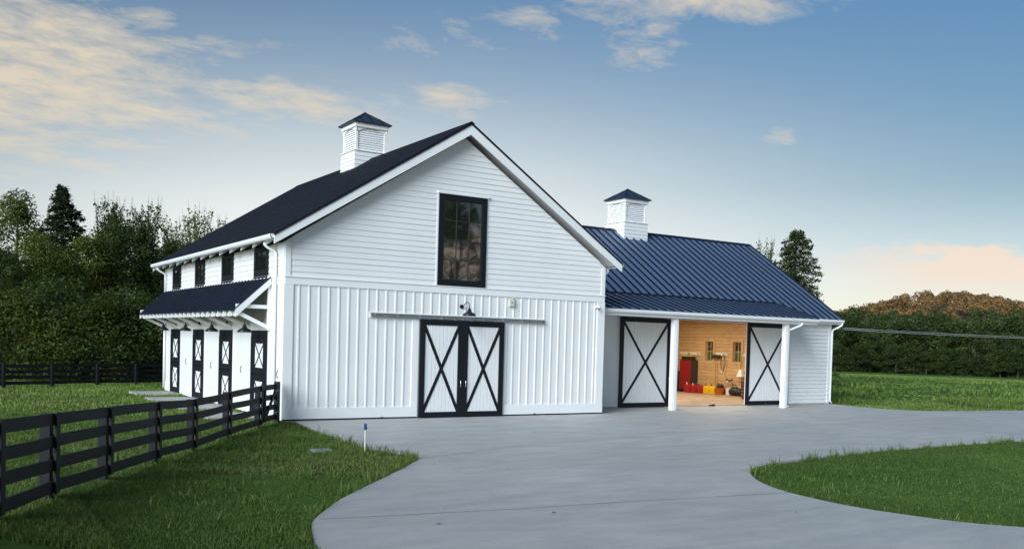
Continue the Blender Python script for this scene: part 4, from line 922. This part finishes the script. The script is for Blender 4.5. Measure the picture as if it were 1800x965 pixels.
# ------------------------------------------------------------------ foliage
def cards(C, N, size, rng, tint, aspect=0.6):
    """quads at points C with normals N -> verts, faces, tint per face"""
    n = len(C); N = N/np.linalg.norm(N, axis=1, keepdims=True)
    R = rng.normal(size=(n, 3)); U = np.cross(N, R); U /= np.linalg.norm(U, axis=1, keepdims=True)+1e-9; V = np.cross(N, U)
    s = (size*rng.uniform(0.6, 1.3, n))[:, None]
    v = np.stack([C-U*s, C-V*s*aspect, C+U*s, C+V*s*aspect], 1).reshape(-1, 3)
    f = np.arange(n*4).reshape(n, 4); return v, f, tint
def mesh_np(name, v, f, tint, mats, fmat=None):
    me = bpy.data.meshes.new(name); k = f.shape[1]
    me.vertices.add(len(v)); me.vertices.foreach_set('co', np.ascontiguousarray(v, dtype=np.float32).ravel())
    me.loops.add(f.size); me.loops.foreach_set('vertex_index', np.ascontiguousarray(f, dtype=np.int32).ravel())
    me.polygons.add(len(f)); me.polygons.foreach_set('loop_start', np.arange(0, f.size, k, dtype=np.int32)); me.polygons.foreach_set('loop_total', np.full(len(f), k, dtype=np.int32))
    for m_ in mats: me.materials.append(m_)
    me.update(calc_edges=True)
    a = me.attributes.new('tint', 'FLOAT', 'FACE'); a.data.foreach_set('value', np.ascontiguousarray(tint, dtype=np.float32))
    me.validate(); return me
def trunk_mesh(name, h, r0, limbs, rng, lean=0.03):
    m = MB(); pts = [Vector((lean*h*math.sin(3*t)*t, lean*h*math.cos(2.3*t)*t, h*t)) for t in np.linspace(0, 1, 7)]
    m.tube([pts[0]-Vector((0, 0, 0.4))]+pts, [r0*1.35]+[r0*(1-0.85*t) for t in np.linspace(0, 1, 7)], 8)
    for (z, a, ln, up) in limbs:
        b = Vector((0, 0, z)); d = Vector((math.cos(a), math.sin(a), up)).normalized(); q = [b, b+d*ln*0.4+Vector((0, 0, 0.03*ln)), b+d*ln*0.75+Vector((0, 0, 0.10*ln)), b+d*ln+Vector((0, 0, 0.2*ln))]
        rr = r0*(1-0.8*z/h)*0.55; m.tube(q, [rr, rr*0.7, rr*0.4, rr*0.12], 5)
    return m.mesh(name, M['bark'], True)
def broadleaf(seed, h, w, nc, nl, leaf, mat, base=0.12, airy=0.0, top=1.0, cs=0.155):
    rng = np.random.default_rng(seed); C = []; N = []; T = []; limbs = []
    for i in range(nc):
        t = rng.uniform(0, 1)**0.8; z = h*(base+(1-base)*t)
        prof = math.sin(math.pi*min(1, 0.14+0.86*t**top))**0.6*(1-0.25*t); a = rng.uniform(0, 2*math.pi); rr = w/2*prof*math.sqrt(rng.uniform(0.15, 1))
        c = np.array([rr*math.cos(a), rr*math.sin(a), z]); sz = rng.uniform(0.55, 1.1)*w*cs*(1.0-0.35*airy)+0.15; ct = rng.uniform(0, 1)
        k = int(nl*rng.uniform(0.6, 1.3)); d = rng.normal(size=(k, 3)); d /= np.linalg.norm(d, axis=1, keepdims=True); rad_ = rng.uniform(0.35, 1.0, (k, 1))**0.5
        p = c+d*rad_*np.array([sz, sz, sz*0.72]); C.append(p); N.append(d*0.6+np.array([0, 0, 0.7])+rng.normal(0, 0.5, (k, 3))); T.append(np.clip(0.78*ct**1.4+0.30*rng.uniform(0, 1, k)-0.04, 0, 1))
        if i % 4 == 0: limbs.append((max(0.4, z-rr*0.6), a, max(0.3, math.hypot(rr, rr*0.5)), 0.6))
    C = np.concatenate(C); keep = C[:, 2] > 0.05; v, f, t = cards(C[keep], np.concatenate(N)[keep], leaf, rng, np.concatenate(T)[keep])
    return mesh_np('crown', v, f, t, [mat]), trunk_mesh('trunk', h*0.93, 0.018*h+0.05, limbs, rng)
def conifer(seed, h, w, nb, nl, leaf, mat, round_=1.0):
    rng = np.random.default_rng(seed); C = []; N = []; T = []; limbs = []
    for i in range(nb):
        t = i/nb; z = h*(0.06+0.93*t); ln = w/2*(1-t)**(0.85/round_)*rng.uniform(0.7, 1.12)+0.10; a = i*2.4+rng.uniform(-0.4, 0.4)
        k = max(8, int(nl*(0.25+ln/(w/2)))); u = rng.uniform(0.1, 1, k)**0.8; droop = -0.16*ln*u**1.5+0.05*ln
        x = ln*u; sp = 0.20*ln*(1-u*0.6)+0.06; s = rng.normal(0, 1, k)*sp
        p = np.stack([x*math.cos(a)-s*math.sin(a), x*math.sin(a)+s*math.cos(a), z+droop+rng.normal(0, 0.07, k)+0.12*h*0.0], 1)
        C.append(p); N.append(np.stack([0.4*rng.normal(size=k), 0.4*rng.normal(size=k), 0.4+rng.uniform(0, 1, k)], 1)+rng.normal(0, 0.4, (k, 3))); T.append(np.clip(rng.uniform(0, 0.5)+0.5*u*rng.uniform(0.3, 1, k), 0, 1))
        if i % 3 == 0: limbs.append((z, a, ln*0.85, -0.05))
    v, f, t = cards(np.concatenate(C), np.concatenate(N), leaf, rng, np.concatenate(T), 0.35)
    return mesh_np('crown', v, f, t, [mat]), trunk_mesh('trunk', h*0.97, 0.014*h+0.03, limbs, rng, 0.005)
def spire(seed, h, w, nt, nl, leaf, mat):   # slim tree with upright sparse shoots and gaps
    rng = np.random.default_rng(seed); C = []; N = []; T = []; limbs = []
    for i in range(nt):
        z0 = h*rng.uniform(0.05, 0.80); a = rng.uniform(0, 2*math.pi); ln = (h-z0)*rng.uniform(0.35, 0.95)+0.2; out = w/2*rng.uniform(0.3, 1)*(1-0.75*z0/h)
        k = int(nl*rng.uniform(0.6, 1.2)*(1.5 if z0 < h*0.5 else 0.8)); u = rng.uniform(0.15, 1, k)
        p = np.stack([out*u*math.cos(a), out*u*math.sin(a), z0+ln*u], 1)+rng.normal(0, 1, (k, 3))*(0.07+0.045*w*(1-u))[:, None]
        C.append(p); N.append(rng.normal(size=(k, 3))+np.array([0, 0, 0.5])); T.append(np.clip(rng.uniform(0.2, 0.6)+rng.uniform(-0.2, 0.4, k), 0, 1)); limbs.append((z0, a, math.hypot(out, ln)*0.9, ln/max(0.1, out)*0.8))
    v, f, t = cards(np.concatenate(C), np.concatenate(N), leaf, rng, np.concatenate(T), 0.55)
    return mesh_np('crown', v, f, t, [mat]), trunk_mesh('trunk', h*0.80, 0.009*h+0.02, limbs, rng, 0.01)
V = {}
V['broad0'] = broadleaf(1, 10, 6.5, 95, 215, 0.080, M['leaf_a']); V['broad1'] = broadleaf(2, 10, 7.5, 100, 215, 0.082, M['leaf_a'], 0.06); V['broad2'] = broadleaf(3, 10, 6.0, 95, 215, 0.078, M['leaf_d'], 0.05)
V['airy'] = broadleaf(4, 10, 6.0, 105, 110, 0.08, M['leaf_a'], 0.15, 0.9, 0.8)
V['spruce'] = conifer(5, 10, 5.6, 120, 190, 0.12, M['leaf_c']); V['cedar'] = conifer(6, 10, 5.4, 150, 190, 0.105, M['leaf_k'], 1.7)
V['spire'] = spire(8, 10, 3.6, 85, 95, 0.085, M['leaf_d']); V['spire2'] = spire(9, 10, 5.0, 75, 70, 0.085, M['leaf_a'])
V['shrub'] = broadleaf(10, 4, 4.6, 95, 150, 0.058, M['leaf_a'], 0.02, 0, 0.7); V['shrub2'] = broadleaf(12, 4, 5.2, 95, 150, 0.06, M['leaf_d'], 0.02, 0, 0.7)
for q, s in enumerate((21, 22, 23)): V['far%d' % q] = broadleaf(s, 12, 8.8, 62, 125, 0.25, M['leaf_f'], 0.0, 0, 0.55, 0.20)
def az_pos(u, depth):   # bearing of the picture column at eye level -> place on the ground
    a = YAW+math.atan((u-900)/1630.94); D = depth/math.cos(math.atan((u-900)/1630.94)); return CAM[0]+D*math.sin(a), CAM[1]+D*math.cos(a)
def plant(kind, name, x, y, h, lab, cat='tree', group=None, hw=1.0, rz=None, sink=0.0):
    base = 4.0 if kind.startswith('shrub') else (12.0 if kind.startswith('far') else 10.0); s = h/base; z = float(gz(x, y))-sink
    t = thing(name, lab, cat, (x, y, z), group, random.uniform(0, 6.28) if rz is None else rz)
    c, tr = V[kind]; link('crown', c, t, sc=(s*hw, s*hw, s)); link('trunk', tr, t, sc=(s*hw, s*hw, s)); return t
def hgt(u, v, depth, x, y): return (600.0+(u-900)*0.0279-v)/1630.94*depth+2.4564-float(gz(x, y))
def wood(kind, name, u, v, depth, lab, hw=1.0, cat='tree', group='trees of the wood behind the paddock'):
    x, y = az_pos(u, depth); return plant(kind, name, x, y, max(1.5, hgt(u, v, depth, x, y)), lab, cat, group, hw)
# back row on the skyline
wood('airy', 'broadleaf_tree', 22, 345, 55, 'airy broadleaf tree left of the pointed spruce', 1.0)
wood('spruce', 'spruce_tree', 105, 326, 53, 'dark pointed spruce rising above the wood', 1.35)
wood('spire', 'slim_tree', 192, 348, 55, 'slim sparse tree just right of the spruce', 0.9)
wood('spire', 'slim_tree', 250, 356, 54, 'slim sparse tree nearest the tall dark round crown', 0.85)
wood('spire2', 'slim_tree', 345, 364, 56, 'thin leafed tree seen just left of the barn roof', 0.9); wood('spire2', 'slim_tree', 395, 384, 58, 'thin tree partly hidden by the barn roof edge', 0.9)
wood('spire2', 'slim_tree', 305, 380, 58, 'thin tree between the slim trees and the barn eave', 1.1); wood('airy', 'broadleaf_tree', 300, 430, 57, 'airy tree filling the gap left of the barn eave', 1.0)
# middle row
for u, v, d, k, lab in ((-45, 380, 50, 'broad0', 'tall broadleaf tree cut by the left picture edge'), (65, 425, 48, 'broad1', 'yellow green broadleaf tree below the spruce'), (150, 425, 50, 'broad0', 'broadleaf tree below and right of the spruce'), (210, 398, 52, 'broad2', 'dark round crowned tree in the middle of the wood'), (280, 450, 53, 'broad2', 'dark tree beside the barn far corner'), (330, 440, 56, 'broad0', 'green tree behind the barn eave'), (0, 440, 46, 'broad2', 'dark green tree low at the left picture edge')):
    wood(k, 'broadleaf_tree', u, v, d, lab)
for u, v, d, k, lab in ((30, 520, 44, 'shrub', 'bushy shrub above the far fence at the left'), (95, 500, 45, 'shrub2', 'dark shrub above the second far fence bay'), (160, 530, 45.5, 'shrub', 'yellowish shrub above the far fence middle'), (225, 520, 47.5, 'shrub2', 'dark shrub above the far fence near the barn'), (275, 535, 48.5, 'shrub', 'shrub touching the barn far corner'), (-40, 510, 44, 'shrub2', 'dark shrub left of the picture edge')):
    wood(k, 'shrub', u, v, d, lab, 1.15, 'shrub', 'shrubs along the far fence')
for i, (u, v, d) in enumerate(((-130, 420, 50), (-210, 400, 52), (-300, 400, 52), (-400, 420, 50), (-150, 500, 44), (-260, 500, 44))):
    wood(('broad0', 'broad2', 'broad1', 'broad0', 'shrub', 'shrub2')[i], 'broadleaf_tree' if i < 4 else 'shrub', u, v, d, 'tree of the wood beyond the left picture edge' if i < 4 else 'shrub beyond the left picture edge', 1.1, 'tree' if i < 4 else 'shrub', 'wood beyond the left edge')
# behind the wood a dense dark belt
for i in range(9):
    wood('broad2', 'broadleaf_tree', -60+i*52, 455+12*(i % 3), 60, 'dark tree deep in the wood behind the front trees', 1.25, 'tree', 'trees deep in the wood')
# trees behind the wing
wood('cedar', 'cedar_tree', 1392, 404, 62, 'loose green conifer behind the blue wing roof', 1.05, 'tree', None); wood('spire2', 'slim_tree', 1338, 420, 64, 'thin leafy tree left of the conifer behind the wing', 0.8, 'tree', None)
# trees across the drive behind the viewpoint, seen only as reflections in the gable window
for i, (x, y, h) in enumerate(((21, -50, 15), (27, -47, 12.5), (34, -52, 16), (41, -48, 13.5), (29, -62, 18))):
    plant('airy', 'broadleaf_tree', x, y, h, 'tree across the drive mirrored in the gable window', 'tree', 'trees across the drive')
# woodland edge beyond the field
k = 0
for row, (dep, n, h0) in enumerate(((197, 17, 10.2), (207, 16, 11.4), (219, 15, 12.4))):
    for i in range(n):
        u = 1405+i*520/n+row*13+random.uniform(-6, 6); x, y = az_pos(u, dep+random.uniform(-3, 3)); h = h0*random.uniform(0.72, 1.2)
        plant('far%d' % random.randrange(3), 'woodland_tree', x, y, h, ('green tree in the front rank of the wood across the field' if row == 0 else 'green tree in the rear ranks of the wood across the field'), 'tree', 'front rank of the far wood' if row == 0 else 'rear ranks of the far wood', random.uniform(0.75, 1.3))
for i in range(24):
    u = 1395+i*23+random.uniform(-5, 5); x, y = az_pos(u, 190+random.uniform(-2, 2))
    plant('far%d' % random.randrange(3), 'woodland_shrub', x, y, random.uniform(3.5, 5.5), 'low green bush at the foot of the wood across the field', 'bush', 'bushes at the foot of the far wood', 1.5)
def hill_wood():
    rng = np.random.default_rng(40); hx, hy = 843, 497; n = 2700
    a = rng.uniform(-1, 1, n)*225; b = rng.uniform(-215, 35, n)       # across / towards the viewer
    fx, fy = 0.86, 0.51
    X = hx+b*fx+a*fy; Y = hy+b*fy-a*fx; Z = gz(X, Y)
    sunset_top = Z+rng.normal(0, 3.0, n) > 29  # crowns high on the hill get the sunset-tinted leaves
    for sel, mat, lab in ((sunset_top, M['leaf_h'], 'trees on the far hill top with sunset light put into their colour'), (~sunset_top, M['leaf_f'], 'green trees on the lower slopes of the far hill')):
        C = []; N = []; T = []
        for x, y, z in zip(X[sel], Y[sel], Z[sel]):
            r = rng.uniform(3.2, 6.2); k = int(70*(r/4.6)**2); d = rng.normal(size=(k, 3)); d /= np.linalg.norm(d, axis=1, keepdims=True); d[:, 2] = np.abs(d[:, 2])*1.0-0.2
            lump = 1+0.22*np.sin(d[:, :1]*5+x)*np.sin(d[:, 1:2]*5+y)
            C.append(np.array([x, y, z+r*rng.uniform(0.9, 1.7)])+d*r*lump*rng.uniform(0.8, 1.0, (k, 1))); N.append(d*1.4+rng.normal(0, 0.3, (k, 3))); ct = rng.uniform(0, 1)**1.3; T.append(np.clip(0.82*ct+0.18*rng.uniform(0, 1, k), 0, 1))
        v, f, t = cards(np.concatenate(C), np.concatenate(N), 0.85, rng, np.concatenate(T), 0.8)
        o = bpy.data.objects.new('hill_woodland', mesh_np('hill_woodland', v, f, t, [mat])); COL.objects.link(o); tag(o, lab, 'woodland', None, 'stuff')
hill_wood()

# ------------------------------------------------------------------ grass
FWD = np.array([math.sin(YAW), math.cos(YAW)]); RGT = np.array([math.cos(YAW), -math.sin(YAW)])
BOXES = [(-0.05, 11.6, -0.02, 15.4), (11.4, 26.6, 2.2, 13.6)]+[(-1.72, 0, 1.338+3.641*k-0.03, 1.338+3.641*k+1.48) for k in range(4)]
DRN = np.array(DRV)
def scatter(n, dmin, dmax, rng, umin=-0.72, umax=0.74):
    d = np.sqrt(rng.uniform(dmin**2, dmax**2, n)); s = rng.uniform(umin, umax, n)
    x = CAM[0]+d*FWD[0]+d*s*RGT[0]; y = CAM[1]+d*FWD[1]+d*s*RGT[1]; ok = ~in_poly(x, y, DRV)
    for (a, b, c, e) in BOXES: ok &= ~((x > a) & (x < b) & (y > c) & (y < e))
    return x[ok], y[ok], d[ok]
def vnoise(x, y, s, seed=0):
    rr = np.random.default_rng(seed); out = 0
    for i in range(5):
        a = rr.uniform(0, 6.28); k = s*rr.uniform(0.5, 1.8); out = out+np.sin((x*math.cos(a)+y*math.sin(a))*k+rr.uniform(0, 6.28)+1.3*np.sin((x*math.sin(a)-y*math.cos(a))*k*0.7))
    return out/5*0.5+0.5
def blades(name, mat, x, y, hgt_, wid, tint, rng, lean=0.5, lab=None):
    n = len(x); z = gz(x, y); a = rng.uniform(0, 2*math.pi, n); la = rng.uniform(0, 2*math.pi, n); ln = np.abs(rng.normal(0, lean, n))
    b = np.stack([x, y, z-0.01], 1); w = np.stack([np.cos(a), np.sin(a), np.zeros(n)], 1)*(wid/2)[:, None]; L_ = np.stack([np.cos(la)*ln, np.sin(la)*ln, np.ones(n)], 1); 
    m1 = b+np.stack([L_[:, 0]*0.35, L_[:, 1]*0.35, np.full(n, 0.6)], 1)*hgt_[:, None]; tip = b+np.stack([L_[:, 0], L_[:, 1], 1-0.25*np.minimum(ln, 2)], 1)*hgt_[:, None]
    v = np.stack([b-w, b+w, m1+w*0.8, m1-w*0.8, tip], 1).reshape(-1, 3); i = np.arange(n)[:, None]*5
    f = np.concatenate([i+np.array([[0, 1, 2]]), i+np.array([[0, 2, 3]]), i+np.array([[3, 2, 4]])], 1).reshape(-1, 3)
    o = bpy.data.objects.new(name, mesh_np(name, v, f, np.repeat(tint, 3), [mat])); COL.objects.link(o); tag(o, lab, 'grass', None, 'stuff'); return o
def make_grass():
    rng = np.random.default_rng(3)
    def fine_zone(x, y):   # mown strips: along the near drive edge and on the island
        strip = (x < 1) & (y < -10.2-0.35*(x+2)) & (x > -7.0+0.0*y) & (y < -9.5) & ((x-(-2.0))*0.75+(y+10.9) < 0.9+0.6*np.sin(x))
        near_strip = strip & (y < -0.95*(x+3.2)-11.2+3.5) 
        return near_strip, (x > 3.5) & (y < -10.5)
    for (dmin, dmax, n, w0, nm) in ((9.3, 16, 330000, 0.011, 0), (16, 27, 240000, 0.017, 1), (27, 48, 150000, 0.032, 2), (48, 130, 120000, 0.13, 3)):
        x, y, d = scatter(n, dmin, dmax, rng, -0.66, 0.66); ns, isl = fine_zone(x, y); fine_ = ns | isl
        t = np.clip(0.02+0.50*vnoise(x, y, 0.9, 1)+0.38*vnoise(x, y, 5.5, 6)*rng.uniform(0.3, 1.4, len(x))+rng.normal(0, 0.16, len(x)), 0, 1); clump = vnoise(x, y, 2.6, 2); patch = vnoise(x, y, 0.5, 5)
        h = (0.040+0.085*clump**2+0.05*rng.uniform(0, 1, len(x))**2)*np.where(d > 27, 1.25, 1.0); keep = rng.uniform(0, 1, len(x)) < 0.35+0.9*clump
        far_r = (x > 27) & (d > 36)
        tall = far_r & (d > 43) & (d < 85) & (vnoise(x, y, 0.35, 9)+0.22*np.exp(-((d-55)/9)**2) > 0.60); h = np.where(far_r, h*0.6, h); h = np.where(tall, 0.16+0.18*rng.uniform(0, 1, len(x)), h); t = np.where(tall, t*0.55, t)
        t = np.where(patch < 0.28, t*0.5+0.45, t)
        sel = (~fine_) & keep; wv = np.full(len(x), w0)*rng.uniform(0.7, 1.3, len(x))
        blades('rough_grass', M['grass'] if nm < 2 else M['sunny_grass'], x[sel], y[sel], h[sel], wv[sel], t[sel], rng, 0.75, 'rough green grass '+('in the near left foreground', 'around the fence and paddock edge', 'of the paddock and yard edge', 'of the far field')[nm])  # farther zones take the grass lightened to look sunnier
        if nm < 3:
            dr = sel & (patch < 0.46) & (rng.uniform(0, 1, len(x)) < 0.9*(0.46-patch)/0.2); sel2 = dr
            blades('dry_grass', M['dry'], x[sel2]+0.01, y[sel2]+0.01, h[sel2]*0.8, wv[sel2], t[sel2], rng, 1.1, 'dry straw coloured grass '+('near the drive', 'by the fence', 'in the paddock')[nm])
        if fine_.any(): h2 = 0.028+0.030*rng.uniform(0, 1, len(x)); blades('lawn_grass', M['lawn'], x[fine_], y[fine_], h2[fine_], wv[fine_]*0.9, t[fine_], rng, 0.45, 'fine mown lawn '+('beside the near drive edge', 'of the drive island', 'on the far island side', 'far off')[nm])
    # taller weedy tufts that hang over the concrete edge
    X = []; Y = []; H = []
    E = np.array(DRV); seg = np.hypot(*(np.roll(E, -1, 0)-E).T)
    def tuft(cx, cy, k, hh, sp): X.append(cx+rng.normal(0, sp, k)); Y.append(cy+rng.normal(0, sp, k)); H.append(hh*rng.uniform(0.5, 1.2, k))
    for i in range(len(E)):
        p, q = E[i], E[(i+1) % len(E)]; L_ = np.hypot(*(q-p))
        if L_ > 8: continue
        nrm = np.array([-(q-p)[1], (q-p)[0]])/max(L_, 1e-6); mid = (p+q)/2+nrm*0.10
        if in_poly(np.array([mid[0]]), np.array([mid[1]]), DRV)[0]: nrm = -nrm
        for j in range(int(L_*7)+1):
            c = p+(q-p)*rng.uniform(0, 1)+nrm*rng.uniform(0.02, 0.14)
            up = (c[1] > -13.5 and c[0] < 2 and c[1] < -3) or (c[0] > 4 and c[1] > -13.2 and c[1] < -10)
            if rng.uniform() < (0.55 if up else 0.25): tuft(c[0], c[1], 12, rng.uniform(0.14, 0.30) if up else 0.09, 0.05)
    for _ in range(260):
        a = rng.uniform(-6.5, 0); tuft(a, rng.uniform(-15, -3), 16, rng.uniform(0.10, 0.20), 0.09)
    for _ in range(55): tuft(rng.uniform(4.0, 8), rng.uniform(-18.0, -12.6), 12, rng.uniform(0.07, 0.16), 0.10)
    X, Y, H = map(np.concatenate, (X, Y, H)); ok = ~in_poly(X, Y, DRV); X, Y, H = X[ok], Y[ok], H[ok]
    blades('weed_tufts', M['grass'], X, Y, H, np.full(len(X), 0.014), np.clip(0.55+rng.normal(0, 0.2, len(X)), 0, 1), rng, 1.0, 'taller weedy tufts along the concrete edges')
make_grass()
